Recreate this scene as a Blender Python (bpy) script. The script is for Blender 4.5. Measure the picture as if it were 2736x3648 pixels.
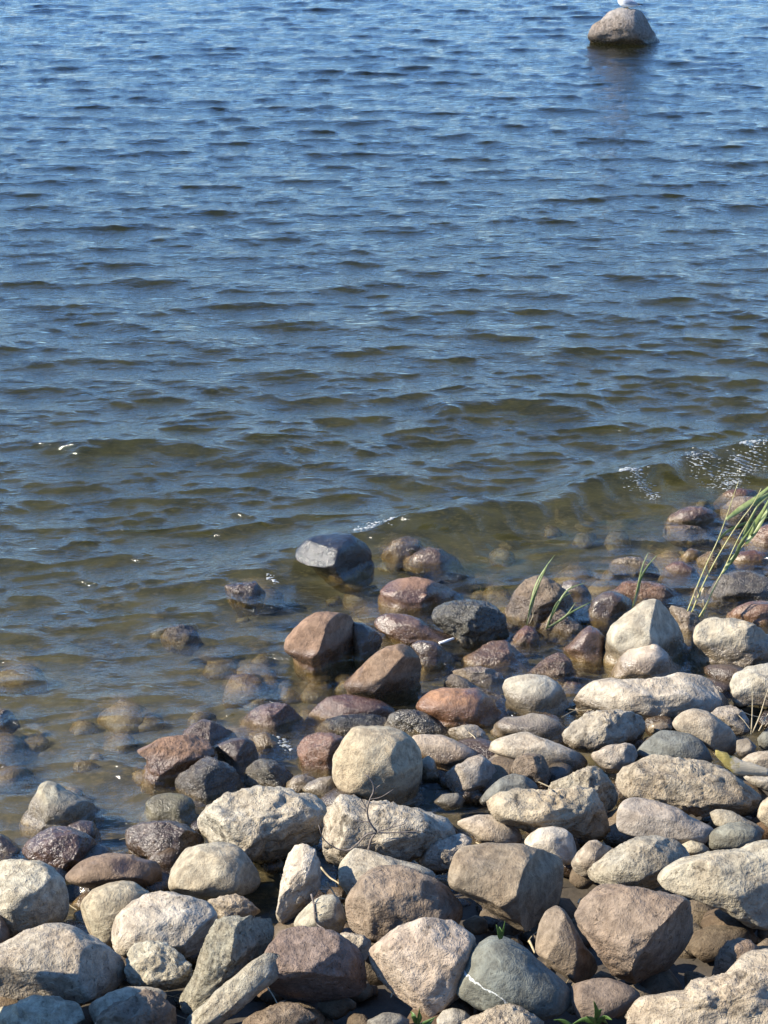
import bpy, bmesh, math, random
import numpy as np
from mathutils import Vector, Matrix
from mathutils.bvhtree import BVHTree

scene = bpy.context.scene
for o in list(bpy.data.objects):
    bpy.data.objects.remove(o)
R = math.radians

# ------------------------------------------------------------------ camera
PW, PH, FPX = 2736.0, 3648.0, 7500.0          # photograph size and focal length in its pixels
CAM_H, PITCH = 4.70, R(20.9)
cam_data = bpy.data.cameras.new('camera')
cam_data.sensor_fit = 'HORIZONTAL'
cam_data.sensor_width = 36.0
cam_data.lens = 36.0 * FPX / PW
cam_data.clip_start = 0.1
cam_data.clip_end = 2000.0
cam = bpy.data.objects.new('camera', cam_data)
scene.collection.objects.link(cam)
cam.location = (0, 0, CAM_H)
cam.rotation_euler = (math.pi / 2 - PITCH, 0, 0)
scene.camera = cam

# ------------------------------------------------------------------ sky, sun, exposure
SUN_EL, SUN_AZ = R(35), R(8)                  # from the left, a little from the camera's side
to_sun = Vector((-math.cos(SUN_EL) * math.cos(SUN_AZ), -math.cos(SUN_EL) * math.sin(SUN_AZ), math.sin(SUN_EL)))
world = bpy.data.worlds.new('World')
scene.world = world
world.use_nodes = True
wn = world.node_tree.nodes
wl = world.node_tree.links
wn.clear()
w_out = wn.new('ShaderNodeOutputWorld')
w_bg = wn.new('ShaderNodeBackground')
w_sky = wn.new('ShaderNodeTexSky')
w_sky.sky_type = 'NISHITA'
w_sky.sun_disc = False
w_sky.sun_elevation = SUN_EL
w_sky.sun_rotation = math.atan2(to_sun.x, to_sun.y)
w_sky.altitude = 1500.0
w_sky.air_density = 1.2
w_sky.dust_density = 0.0
w_sky.ozone_density = 10.0
w_bg.inputs['Strength'].default_value = 0.15
wl.new(w_sky.outputs[0], w_bg.inputs['Color'])
wl.new(w_bg.outputs[0], w_out.inputs['Surface'])

sun_data = bpy.data.lights.new('sun', 'SUN')
sun_data.energy = 5.0
sun_data.angle = R(0.53)
sun_data.color = (1.0, 0.915, 0.755)
sun = bpy.data.objects.new('sun', sun_data)
scene.collection.objects.link(sun)
sun.rotation_euler = to_sun.to_track_quat('Z', 'Y').to_euler()

scene.view_settings.view_transform = 'Standard'
scene.view_settings.look = 'None'
scene.view_settings.exposure = 1.3
scene.view_settings.gamma = 1.0
scene.view_settings.use_curve_mapping = False
cy = scene.cycles
cy.max_bounces = 8
cy.diffuse_bounces = 3
cy.glossy_bounces = 3
cy.transmission_bounces = 5
cy.transparent_max_bounces = 8
cy.sample_clamp_indirect = 4.0
cy.use_denoising = True

# ------------------------------------------------------------------ helpers
def cam_ray(px, py):
    a = (px - PW / 2) / FPX
    b = -(py - PH / 2) / FPX
    c, s = math.cos(PITCH), math.sin(PITCH)
    return np.array([a, c + b * s, -s + b * c])     # unit depth along the view axis

CAM = np.array([0.0, 0.0, CAM_H])
VR = np.array([1.0, 0, 0])
VU = np.array([0, math.sin(PITCH), math.cos(PITCH)])
VF = np.array([0, math.cos(PITCH), -math.sin(PITCH)])

def on_plane(px, py, z=0.0):
    d = cam_ray(px, py)
    return CAM + d * ((z - CAM_H) / d[2])

def _hash(ix, iy, iz, seed):
    h = (ix * 374761393 + iy * 668265263 + iz * 2147483647 + seed * 1274126177) & 0xFFFFFFFF
    h = ((h ^ (h >> 13)) * 1274126177) & 0xFFFFFFFF
    h = ((h ^ (h >> 16)) * 2246822519) & 0xFFFFFFFF
    return h ^ (h >> 15)

def noise3(p, seed=0):
    """gradient noise about -1..1 for an (n,3) array"""
    p = np.asarray(p, float)
    i = np.floor(p).astype(np.int64)
    f = p - i
    u = f * f * f * (f * (f * 6 - 15) + 10)
    res = 0
    for dx in (0, 1):
        for dy in (0, 1):
            for dz in (0, 1):
                h = _hash(i[:, 0] + dx, i[:, 1] + dy, i[:, 2] + dz, seed)
                gx = (h & 1023) / 511.5 - 1
                gy = ((h >> 10) & 1023) / 511.5 - 1
                gz = ((h >> 20) & 1023) / 511.5 - 1
                d = gx * (f[:, 0] - dx) + gy * (f[:, 1] - dy) + gz * (f[:, 2] - dz)
                w = (u[:, 0] if dx else 1 - u[:, 0]) * (u[:, 1] if dy else 1 - u[:, 1]) * (u[:, 2] if dz else 1 - u[:, 2])
                res = res + w * d
    return res * 1.2

def fbm(p, seed=0, octaves=3, gain=0.5):
    a, r = 1.0, 0
    for k in range(octaves):
        r = r + a * noise3(p * (2.03 ** k) + 17.3 * k, seed + k)
        a *= gain
    return r

def mesh_obj(name, verts, faces, mat=None, parent=None, smooth=True):
    me = bpy.data.meshes.new(name)
    me.from_pydata([tuple(v) for v in verts], [], [tuple(f) for f in faces])
    me.update()
    if smooth:
        me.polygons.foreach_set('use_smooth', [True] * len(me.polygons))
    if mat:
        me.materials.append(mat)
    ob = bpy.data.objects.new(name, me)
    scene.collection.objects.link(ob)
    if parent:
        ob.parent = parent
    return ob

def fast_mesh(name, V, F, mat=None, smooth=True):
    """V (n,3) array, F (m,k) int array"""
    me = bpy.data.meshes.new(name)
    m, k = F.shape
    me.vertices.add(len(V))
    me.vertices.foreach_set('co', np.ascontiguousarray(V, dtype=np.float32).ravel())
    me.loops.add(m * k)
    me.loops.foreach_set('vertex_index', np.ascontiguousarray(F, dtype=np.int32).ravel())
    me.polygons.add(m)
    me.polygons.foreach_set('loop_start', np.arange(0, m * k, k, dtype=np.int32))
    me.polygons.foreach_set('loop_total', np.full(m, k, dtype=np.int32))
    me.update(calc_edges=True)
    me.validate()
    if smooth:
        me.polygons.foreach_set('use_smooth', np.ones(len(me.polygons), dtype=bool))
    if mat:
        me.materials.append(mat)
    ob = bpy.data.objects.new(name, me)
    scene.collection.objects.link(ob)
    return ob

def tag(o, label=None, cat=None, group=None, kind=None):
    if label: o['label'] = label
    if cat: o['category'] = cat
    if group: o['group'] = group
    if kind: o['kind'] = kind
    return o

_ico = {}
def ico(level):
    if level not in _ico:
        bm = bmesh.new()
        bmesh.ops.create_icosphere(bm, subdivisions=level, radius=1.0)
        V = np.array([v.co[:] for v in bm.verts])
        F = np.array([[v.index for v in f.verts] for f in bm.faces], dtype=np.int32)
        bm.free()
        _ico[level] = (V / np.linalg.norm(V, axis=1)[:, None], F)
    return _ico[level]

# ------------------------------------------------------------------ the lie of the shore
_A = on_plane(60, 2960)
_B = on_plane(2736, 2270)
_n = np.array([_B[1] - _A[1], -(_B[0] - _A[0])]); _n = _n / np.linalg.norm(_n)
if _n[1] > 0: _n = -_n                              # points to the land (towards the camera)

def shore_dist(x, y):
    return (x - _A[0]) * _n[0] + (y - _A[1]) * _n[1]

def ground_z(x, y):
    s = shore_dist(np.asarray(x, float), np.asarray(y, float))
    land = -0.07 + 0.13 * s + np.clip(s - 5.5, 0, None) * 0.22
    land = np.minimum(land, 3.0)
    d = -s
    sea = -0.07 - 0.085 * np.minimum(d, 4.0) - 0.025 * np.clip(d - 4.0, 0, 26) - 0.005 * np.clip(d - 30, 0, 100)
    return np.where(s > 0, land, sea)

def bed_z(x, y):
    """the earth under the pile of stones lies lower than the stones it carries"""
    s = shore_dist(np.asarray(x, float), np.asarray(y, float))
    return ground_z(x, y) - 0.12 * np.clip((s - 0.2) / 0.9, 0, 1)
# ------------------------------------------------------------------ materials
class NT:
    def __init__(self, name):
        self.m = bpy.data.materials.new(name)
        self.m.use_nodes = True
        self.t = self.m.node_tree
        self.t.nodes.clear()
        self.out = self.n('ShaderNodeOutputMaterial')
    def n(self, kind, **kw):
        nd = self.t.nodes.new(kind)
        for k, v in kw.items():
            setattr(nd, k, v)
        return nd
    def set(self, sock, v):
        if hasattr(v, 'is_output') or hasattr(v, 'links'):
            self.t.links.new(v, sock)
        else:
            sock.default_value = v
    def math(self, op, a, b=0.0, clamp=False):
        nd = self.n('ShaderNodeMath', operation=op, use_clamp=clamp)
        self.set(nd.inputs[0], a); self.set(nd.inputs[1], b)
        return nd.outputs[0]
    def vmath(self, op, a, b):
        nd = self.n('ShaderNodeVectorMath', operation=op)
        self.set(nd.inputs[0], a); self.set(nd.inputs[1], b)
        return nd.outputs[0]
    def noise(self, vec, scale, detail=3.0, rough=0.55, distort=0.0):
        nd = self.n('ShaderNodeTexNoise')
        self.set(nd.inputs['Vector'], vec)
        nd.inputs['Scale'].default_value = scale
        nd.inputs['Detail'].default_value = detail
        nd.inputs['Roughness'].default_value = rough
        nd.inputs['Distortion'].default_value = distort
        return nd
    def ramp(self, fac, stops):
        nd = self.n('ShaderNodeValToRGB')
        self.set(nd.inputs[0], fac)
        e = nd.color_ramp.elements
        while len(e) < len(stops): e.new(0.5)
        for el, (p, c) in zip(e, stops):
            el.position = p
            el.color = (c, c, c, 1) if not isinstance(c, tuple) else (*c, 1)
        return nd.outputs[0]
    def maprange(self, v, a, b, c=0.0, d=1.0, smooth=True):
        nd = self.n('ShaderNodeMapRange')
        if smooth: nd.interpolation_type = 'SMOOTHSTEP'
        self.set(nd.inputs['Value'], v)
        for k, x in zip(('From Min', 'From Max', 'To Min', 'To Max'), (a, b, c, d)):
            self.set(nd.inputs[k], x)
        return nd.outputs[0]
    def mix(self, fac, a, b, blend='MIX'):
        nd = self.n('ShaderNodeMix', data_type='RGBA', blend_type=blend)
        nd.clamp_factor = True
        self.set(nd.inputs[0], fac)
        self.set(nd.inputs[6], (*a, 1) if isinstance(a, tuple) and len(a) == 3 else a)
        self.set(nd.inputs[7], (*b, 1) if isinstance(b, tuple) and len(b) == 3 else b)
        return nd.outputs[2]
    def bump(self, h, strength, dist, normal=None):
        nd = self.n('ShaderNodeBump')
        nd.inputs['Strength'].default_value = strength
        nd.inputs['Distance'].default_value = dist
        self.set(nd.inputs['Height'], h)
        if normal is not None: self.set(nd.inputs['Normal'], normal)
        return nd.outputs[0]
    def principled(self, **kw):
        p = self.n('ShaderNodeBsdfPrincipled')
        for k, v in kw.items():
            self.set(p.inputs[k.replace('_', ' ')], v)
        self.t.links.new(p.outputs[0], self.out.inputs['Surface'])
        return p

def stone_material(name, speck=0.5, bumpy=0.5, stain=0.5, grain=95.0, pits=0.0, band=0.0, vein=False, island=False, guano=False, crack=0.0, gloss=0.0):
    """one kind of stone; the colour of the single stone is its object colour, its wetness the alpha"""
    t = NT(name)
    info = t.n('ShaderNodeObjectInfo')
    tc = t.n('ShaderNodeTexCoord')
    off = t.math('MULTIPLY', info.outputs['Random'], 91.7)
    sz = t.math('ADD', 0.62, t.math('MULTIPLY', t.math('FRACT', t.math('MULTIPLY', info.outputs['Random'], 7.31)), 0.8))   # every stone its own grain
    cs = t.n('ShaderNodeCombineXYZ')
    for q in range(3): t.set(cs.inputs[q], sz)
    vec = t.vmath('ADD', t.vmath('MULTIPLY', tc.outputs['Object'], cs.outputs[0]), off)
    big = t.noise(vec, 5.0, 4.0, 0.6)
    mid = t.noise(vec, 22.0, 5.0, 0.65, 0.4)
    fine = t.noise(vec, grain, 3.0, 0.6)
    finer = t.noise(vec, grain * 2.6, 2.0, 0.6)
    col = info.outputs['Color']
    if island:                                             # each cobble its own shade
        rnd = t.n('ShaderNodeNewGeometry').outputs['Random Per Island']
        vec = t.vmath('ADD', vec, t.math('MULTIPLY', rnd, 53.0))
        shade = t.ramp(rnd, [(0.0, (0.55, 0.50, 0.46)), (0.25, (1.25, 1.15, 1.0)), (0.45, (0.75, 0.60, 0.50)), (0.65, (1.0, 0.98, 0.92)), (0.85, (1.5, 1.38, 1.2)), (1.0, (0.8, 0.8, 0.78))])
        col = t.mix(1.0, col, shade, 'MULTIPLY')
    # broad mottling, warm and cool
    warm = t.mix(0.5, col, (1.06, 0.93, 0.80), 'MULTIPLY')
    c = t.mix(t.maprange(big.outputs[0], 0.35, 0.68), col, warm)
    c = t.mix(t.maprange(mid.outputs[0], 0.30, 0.72, 0.0, 1.0), t.mix(0.75, c, (0.50, 0.47, 0.45), 'MULTIPLY'), t.mix(0.6, c, (1.40, 1.39, 1.37), 'MULTIPLY'))
    # mineral grains
    dk = t.maprange(fine.outputs[0], 0.40, 0.31)
    lt = t.maprange(finer.outputs[0], 0.58, 0.70)
    c = t.mix(t.math('MULTIPLY', dk, speck * 0.85), c, t.mix(1.0, c, (0.42, 0.40, 0.38), 'MULTIPLY'))
    c = t.mix(t.math('MULTIPLY', lt, speck * 0.6), c, t.mix(1.0, c, (1.45, 1.42, 1.38), 'MULTIPLY'))
    if band:
        mp = t.n('ShaderNodeMapping')
        mp.inputs['Rotation'].default_value = (0.5, 0.3, 0.6)
        mp.inputs['Scale'].default_value = (3.0, 3.0, 26.0)
        t.set(mp.inputs['Vector'], vec)
        bn = t.noise(mp.outputs[0], 1.0, 4.0, 0.6, 1.2)
        c = t.mix(t.math('MULTIPLY', t.maprange(bn.outputs[0], 0.42, 0.58), band), c, t.mix(1.0, c, (0.45, 0.43, 0.42), 'MULTIPLY'))
    # dark lichen and dirt stains
    stn = t.noise(vec, 8.5, 5.0, 0.7, 0.8)
    sm = t.math('MULTIPLY', t.maprange(stn.outputs[0], 0.56, 0.68), stain)
    c = t.mix(sm, c, t.mix(1.0, c, (0.42, 0.41, 0.40), 'MULTIPLY'))
    if vein:
        dp = t.n('ShaderNodeVectorMath', operation='DOT_PRODUCT')
        t.set(dp.inputs[0], tc.outputs['Object']); dp.inputs[1].default_value = (0.62, 0.28, 0.73)
        ds = t.math('ADD', t.math('ADD', dp.outputs['Value'], 0.055), t.math('MULTIPLY', t.math('SUBTRACT', big.outputs[0], 0.5), 0.09))
        ds = t.math('ABSOLUTE', t.math('ADD', ds, t.math('MULTIPLY', t.math('SUBTRACT', mid.outputs[0], 0.5), 0.022)))
        vm = t.maprange(ds, 0.0042, 0.0012)
        c = t.mix(t.math('MULTIPLY', vm, 0.8), c, (0.55, 0.56, 0.53))
    if crack:
        cv = t.n('ShaderNodeTexVoronoi'); cv.feature = 'DISTANCE_TO_EDGE'
        t.set(cv.inputs['Vector'], t.vmath('ADD', vec, t.vmath('MULTIPLY', mid.outputs[1], (0.10, 0.10, 0.10))))
        cv.inputs['Scale'].default_value = 5.5
        cm = t.math('MULTIPLY', t.maprange(cv.outputs['Distance'], 0.018, 0.004), t.maprange(big.outputs[0], 0.47, 0.56))
        c = t.mix(t.math('MULTIPLY', cm, crack), c, t.mix(1.0, c, (0.30, 0.27, 0.25), 'MULTIPLY'))
    if guano:
        gn = t.n('ShaderNodeNewGeometry')
        gs = t.n('ShaderNodeSeparateXYZ'); t.set(gs.inputs[0], gn.outputs['Position'])
        gz = t.math('ADD', gs.outputs[2], t.math('MULTIPLY', t.math('SUBTRACT', big.outputs[0], 0.5), 0.55))
        c = t.mix(t.math('MULTIPLY', t.maprange(gz, 0.30, 0.58), 0.35), c, (0.45, 0.43, 0.40))
        c = t.mix(t.math('MULTIPLY', t.maprange(gz, 0.24, 0.02), 0.7), c, (0.085, 0.07, 0.055))
    # water line: wet and, under water, grown over with golden-brown algae
    pos = t.n('ShaderNodeNewGeometry').outputs['Position']
    sep = t.n('ShaderNodeSeparateXYZ'); t.set(sep.inputs[0], pos)
    z = t.math('SUBTRACT', sep.outputs[2], t.math('MULTIPLY', t.math('SUBTRACT', mid.outputs[0], 0.5), 0.10))
    wet_z = t.maprange(z, 0.125, 0.075)
    wet_p = t.maprange(t.math('ADD', info.outputs['Alpha'], t.math('MULTIPLY', t.math('SUBTRACT', big.outputs[0], 0.5), 0.9)), 0.42, 0.58)
    wet = t.math('MAXIMUM', wet_z, wet_p)
    algae = t.math('MULTIPLY', t.maprange(z, 0.030, -0.03), 0.85)
    c = t.mix(algae, c, t.mix(mid.outputs[0], (0.085, 0.055, 0.014), (0.215, 0.140, 0.038)))
    cw = t.mix(1.0, c, (0.50, 0.455, 0.41), 'MULTIPLY')
    c = t.mix(t.math('MULTIPLY', wet, t.maprange(z, -0.06, 0.02, 0.30, 1.0)), c, cw)
    rough = t.math('ADD', t.math('MULTIPLY', t.math('SUBTRACT', 1.0, wet), 0.62), t.math('ADD', 0.16 - gloss, t.math('MULTIPLY', mid.outputs[0], 0.22 - gloss)))
    pm = None
    if pits:
        vo = t.n('ShaderNodeTexVoronoi'); t.set(vo.inputs['Vector'], t.vmath('ADD', vec, t.vmath('MULTIPLY', mid.outputs[1], (0.06, 0.06, 0.06)))); vo.inputs['Scale'].default_value = 34.0
        pm = t.math('MAXIMUM', t.maprange(vo.outputs['Distance'], 0.10, 0.30), t.maprange(stn.outputs[0], 0.56, 0.44))
        c = t.mix(t.math('MULTIPLY', t.math('SUBTRACT', 1.0, pm), min(1.0, pits * 1.1)), c, t.mix(1.0, c, (0.40, 0.37, 0.34), 'MULTIPLY'))
    b1 = t.bump(mid.outputs[0], 0.85 * bumpy, 0.026)
    b2 = t.bump(fine.outputs[0], 1.0 * bumpy, 0.009, b1)
    nrm = t.bump(finer.outputs[0], 0.8 * bumpy, 0.004, b2)
    if pits:
        nrm = t.bump(pm, pits, 0.010, nrm)
    t.principled(Base_Color=c, Roughness=rough, Normal=nrm, Specular_IOR_Level=t.math('ADD', 0.22, t.math('MULTIPLY', wet, 0.45)))
    return t.m

MATS = {
    's': stone_material('smooth_stone', 0.60, 0.55, 0.45, crack=0.35),
    'g': stone_material('granite_stone', 1.15, 0.85, 0.40, 58.0, 0.25),
    'r': stone_material('rough_stone', 0.85, 1.10, 0.70, 72.0, 0.7),
    'a': stone_material('angular_stone', 0.55, 0.85, 0.45, 85.0, 0.25, crack=0.7),
    'b': stone_material('banded_stone', 0.35, 0.60, 0.30, 90.0, 0.0, 0.55),
    'v': stone_material('veined_stone', 0.75, 0.50, 0.15, 75.0, 0.0, 0.0, True),
    'm': stone_material('lichen_stone', 0.75, 1.0, 1.00, 70.0, 0.5, crack=0.5),
    'x': stone_material('wet_black_stone', 0.3, 0.55, 0.1, 85.0, gloss=0.05),
    'k': stone_material('guano_stone', 1.3, 1.2, 1.0, 14.0, 0.5, guano=True),
    'c': stone_material('cobble_stone', 0.6, 0.6, 0.4, 85.0, island=True),
}

def ground_material():
    t = NT('shore_ground')
    pos = t.n('ShaderNodeNewGeometry').outputs['Position']
    sep = t.n('ShaderNodeSeparateXYZ'); t.set(sep.inputs[0], pos)
    n1 = t.noise(pos, 3.0, 5.0, 0.6, 0.4)
    n2 = t.noise(pos, 24.0, 4.0, 0.65)
    n3 = t.noise(pos, 110.0, 3.0, 0.6)
    dry = t.mix(n2.outputs[0], (0.02, 0.016, 0.012), (0.085, 0.068, 0.05))
    bed = t.mix(t.maprange(n1.outputs[0], 0.36, 0.64), (0.032, 0.026, 0.012), (0.085, 0.068, 0.033))
    bed = t.mix(t.maprange(n2.outputs[0], 0.48, 0.70), bed, (0.13, 0.095, 0.042))
    c = t.mix(t.maprange(sep.outputs[2], 0.03, -0.05), dry, bed)
    nrm = t.bump(n3.outputs[0], 0.4, 0.004, t.bump(n2.outputs[0], 0.4, 0.012))
    t.principled(Base_Color=c, Roughness=0.8, Normal=nrm, Specular_IOR_Level=0.3)
    return t.m
M_GROUND = ground_material()

def water_material():
    t = NT('lake_water')
    pos = t.n('ShaderNodeNewGeometry').outputs['Position']
    mp = t.n('ShaderNodeMapping')
    mp.inputs['Scale'].default_value = (0.40, 1.0, 1.0)
    mp.inputs['Rotation'].default_value = (0, 0, R(8))
    t.set(mp.inputs['Vector'], pos)
    r1 = t.noise(mp.outputs[0], 9.0, 3.0, 0.55, 0.5)
    r2 = t.noise(mp.outputs[0], 30.0, 3.0, 0.6, 0.3)
    r3 = t.noise(mp.outputs[0], 75.0, 2.0, 0.6, 0.2)
    nrm = t.bump(r3.outputs[0], 0.5, 0.004, t.bump(r2.outputs[0], 0.75, 0.010, t.bump(r1.outputs[0], 0.55, 0.025)))
    lw = t.n('ShaderNodeLayerWeight'); lw.inputs['Blend'].default_value = 0.5; t.set(lw.inputs['Normal'], nrm)
    # Schlick's reflectance, the same seen from either side
    schlick = t.math('ADD', 0.030, t.math('MULTIPLY', t.math('POWER', lw.outputs['Facing'], 5.0), 0.97))
    gl = t.n('ShaderNodeBsdfGlossy'); gl.inputs['Roughness'].default_value = 0.05; t.set(gl.inputs['Normal'], nrm)
    rf = t.n('ShaderNodeBsdfRefraction'); rf.inputs['IOR'].default_value = 1.333; rf.inputs['Roughness'].default_value = 0.06
    t.set(rf.inputs['Normal'], nrm)
    tr = t.n('ShaderNodeBsdfTransparent')
    m1 = t.n('ShaderNodeMixShader'); m1.inputs[0].default_value = 0.68
    t.t.links.new(rf.outputs[0], m1.inputs[1]); t.t.links.new(tr.outputs[0], m1.inputs[2])
    m2 = t.n('ShaderNodeMixShader')
    t.set(m2.inputs[0], schlick)
    t.t.links.new(m1.outputs[0], m2.inputs[1]); t.t.links.new(gl.outputs[0], m2.inputs[2])
    t.t.links.new(m2.outputs[0], t.out.inputs['Surface'])
    va = t.n('ShaderNodeVolumeAbsorption')
    va.inputs['Color'].default_value = (0.54, 0.60, 0.34, 1)
    va.inputs['Density'].default_value = 1.05
    t.t.links.new(va.outputs[0], t.out.inputs['Volume'])
    return t.m
M_WATER = water_material()

def plain(name, c1, c2, scale=30.0, rough=0.7, bump=0.3, dist=0.003, trans=0.0, stretch=None):
    t = NT(name)
    tc = t.n('ShaderNodeTexCoord')
    vec = tc.outputs['Object']
    if stretch:
        mp = t.n('ShaderNodeMapping'); mp.inputs['Scale'].default_value = stretch
        t.set(mp.inputs['Vector'], vec); vec = mp.outputs[0]
    n = t.noise(vec, scale, 4.0, 0.6)
    c = t.mix(t.maprange(n.outputs[0], 0.3, 0.7), c1, c2)
    p = t.principled(Base_Color=c, Roughness=rough, Normal=t.bump(n.outputs[0], bump, dist))
    if trans:
        tl = t.n('ShaderNodeBsdfTranslucent'); t.set(tl.inputs['Color'], c)
        mx = t.n('ShaderNodeMixShader'); mx.inputs[0].default_value = trans
        t.t.links.new(p.outputs[0], mx.inputs[1]); t.t.links.new(tl.outputs[0], mx.inputs[2])
        t.t.links.new(mx.outputs[0], t.out.inputs['Surface'])
    return t.m
M_LEAF = plain('reed_leaf', (0.17, 0.23, 0.07), (0.30, 0.34, 0.15), 40, 0.45, 0.1, 0.001, 0.35)
M_STEM = plain('reed_stem', (0.30, 0.30, 0.10), (0.44, 0.38, 0.17), 30, 0.5, 0.1, 0.001)
M_STRAW = plain('dry_straw', (0.27, 0.21, 0.12), (0.40, 0.33, 0.21), 40, 0.6, 0.1, 0.001)
M_WEED = plain('weed_leaf', (0.07, 0.13, 0.025), (0.13, 0.21, 0.05), 50, 0.45, 0.1, 0.001, 0.3)
M_TWIG = plain('dead_twig', (0.07, 0.055, 0.045), (0.16, 0.13, 0.11), 60, 0.8, 0.4, 0.002)
M_WOOD = plain('driftwood', (0.28, 0.23, 0.15), (0.42, 0.36, 0.26), 12, 0.75, 0.5, 0.004, 0.0, (2, 12, 12))
def driftwood_material():
    t = NT('lichened_driftwood')
    vec = t.n('ShaderNodeTexCoord').outputs['Object']
    mp = t.n('ShaderNodeMapping'); mp.inputs['Scale'].default_value = (3, 30, 30); t.set(mp.inputs['Vector'], vec)
    g = t.noise(mp.outputs[0], 4.0, 4.0, 0.6); n = t.noise(vec, 45.0, 4.0, 0.65)
    sx = t.n('ShaderNodeSeparateXYZ'); t.set(sx.inputs[0], vec)
    c = t.mix(g.outputs[0], (0.22, 0.18, 0.12), (0.46, 0.40, 0.29))
    li = t.maprange(t.math('ADD', sx.outputs[0], t.math('MULTIPLY', t.math('SUBTRACT', n.outputs[0], 0.5), 0.22)), 0.035, -0.015)
    c = t.mix(li, c, t.mix(n.outputs[0], (0.14, 0.11, 0.03), (0.30, 0.24, 0.06)))
    t.principled(Base_Color=c, Roughness=0.8, Normal=t.bump(n.outputs[0], 0.5, 0.004, t.bump(g.outputs[0], 0.6, 0.006)))
    return t.m
M_DRIFT = driftwood_material()
M_WHITE = plain('white_feathers', (0.60, 0.59, 0.57), (0.70, 0.69, 0.67), 20, 0.7, 0.2, 0.003)
M_GREYF = plain('grey_feathers', (0.20, 0.22, 0.26), (0.30, 0.32, 0.36), 30, 0.7, 0.2, 0.003)
M_BLACKF = plain('black_feathers', (0.02, 0.02, 0.02), (0.05, 0.05, 0.05), 30, 0.6, 0.2, 0.003)
M_BEAK = plain('beak_horn', (0.40, 0.22, 0.04), (0.50, 0.30, 0.05), 30, 0.5, 0.1, 0.001)
M_FOAM_SPARKLE = plain('foam_sparkle', (0.22, 0.24, 0.24), (0.36, 0.37, 0.37), 60, 0.6, 0.3, 0.002)
# ------------------------------------------------------------------ the stones
# every stone: view it was surveyed in, name, label, colour, stone kind, wetness, extra cuts, outline
SURVEY = {'A': (0, 2500), 'B': (0, 3048), 'C': (900, 3048), 'D': (1824, 3048), 'E': (900, 2500), 'F': (1824, 2500),
          'G': (900, 1950), 'H': (1824, 1950), 'I': (900, 1750), 'J': (1824, 1500), 'K': (0, 1812), 'L': (2000, 0)}
COL = {
    'tan': (0.325, 0.277, 0.204),
    'pale': (0.348, 0.311, 0.242),
    'cream': (0.405, 0.367, 0.287),
    'grey': (0.293, 0.264, 0.208),
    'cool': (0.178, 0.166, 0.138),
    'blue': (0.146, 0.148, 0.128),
    'brown': (0.174, 0.13, 0.097),
    'dkbrown': (0.118, 0.086, 0.06),
    'red': (0.19, 0.102, 0.066),
    'orange': (0.287, 0.168, 0.094),
    'pink': (0.327, 0.282, 0.217),
    'dark': (0.045, 0.045, 0.044),
    'olive': (0.19, 0.175, 0.095),
    'rose': (0.178, 0.118, 0.088),
    'umber': (0.21, 0.165, 0.119),
    'gold': (0.24, 0.165, 0.065),
    'sienna': (0.205, 0.138, 0.092),
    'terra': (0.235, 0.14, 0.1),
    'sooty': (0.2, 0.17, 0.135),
    'rust': (0.205, 0.155, 0.12),
    'far': (0.17, 0.15, 0.125),
}
RIGHT = (0.80, -0.15, 0.58, 0.62)          # a face turned away from the sun
RIGHT2 = (0.88, -0.10, 0.46, 0.74)
LOWR = (0.62, -0.55, 0.56, 0.66)
LOW = (0.10, -0.86, 0.50, 0.52)
LEFT = (-0.72, -0.05, 0.69, 0.72)
TOP = (-0.05, 0.80, 0.60, 0.74)
GLINT = (-0.43, 0.31, 0.85, 0.72)         # a face that throws the sun at the camera
FRONT = (-0.20, -0.15, 0.96, 0.74)
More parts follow.
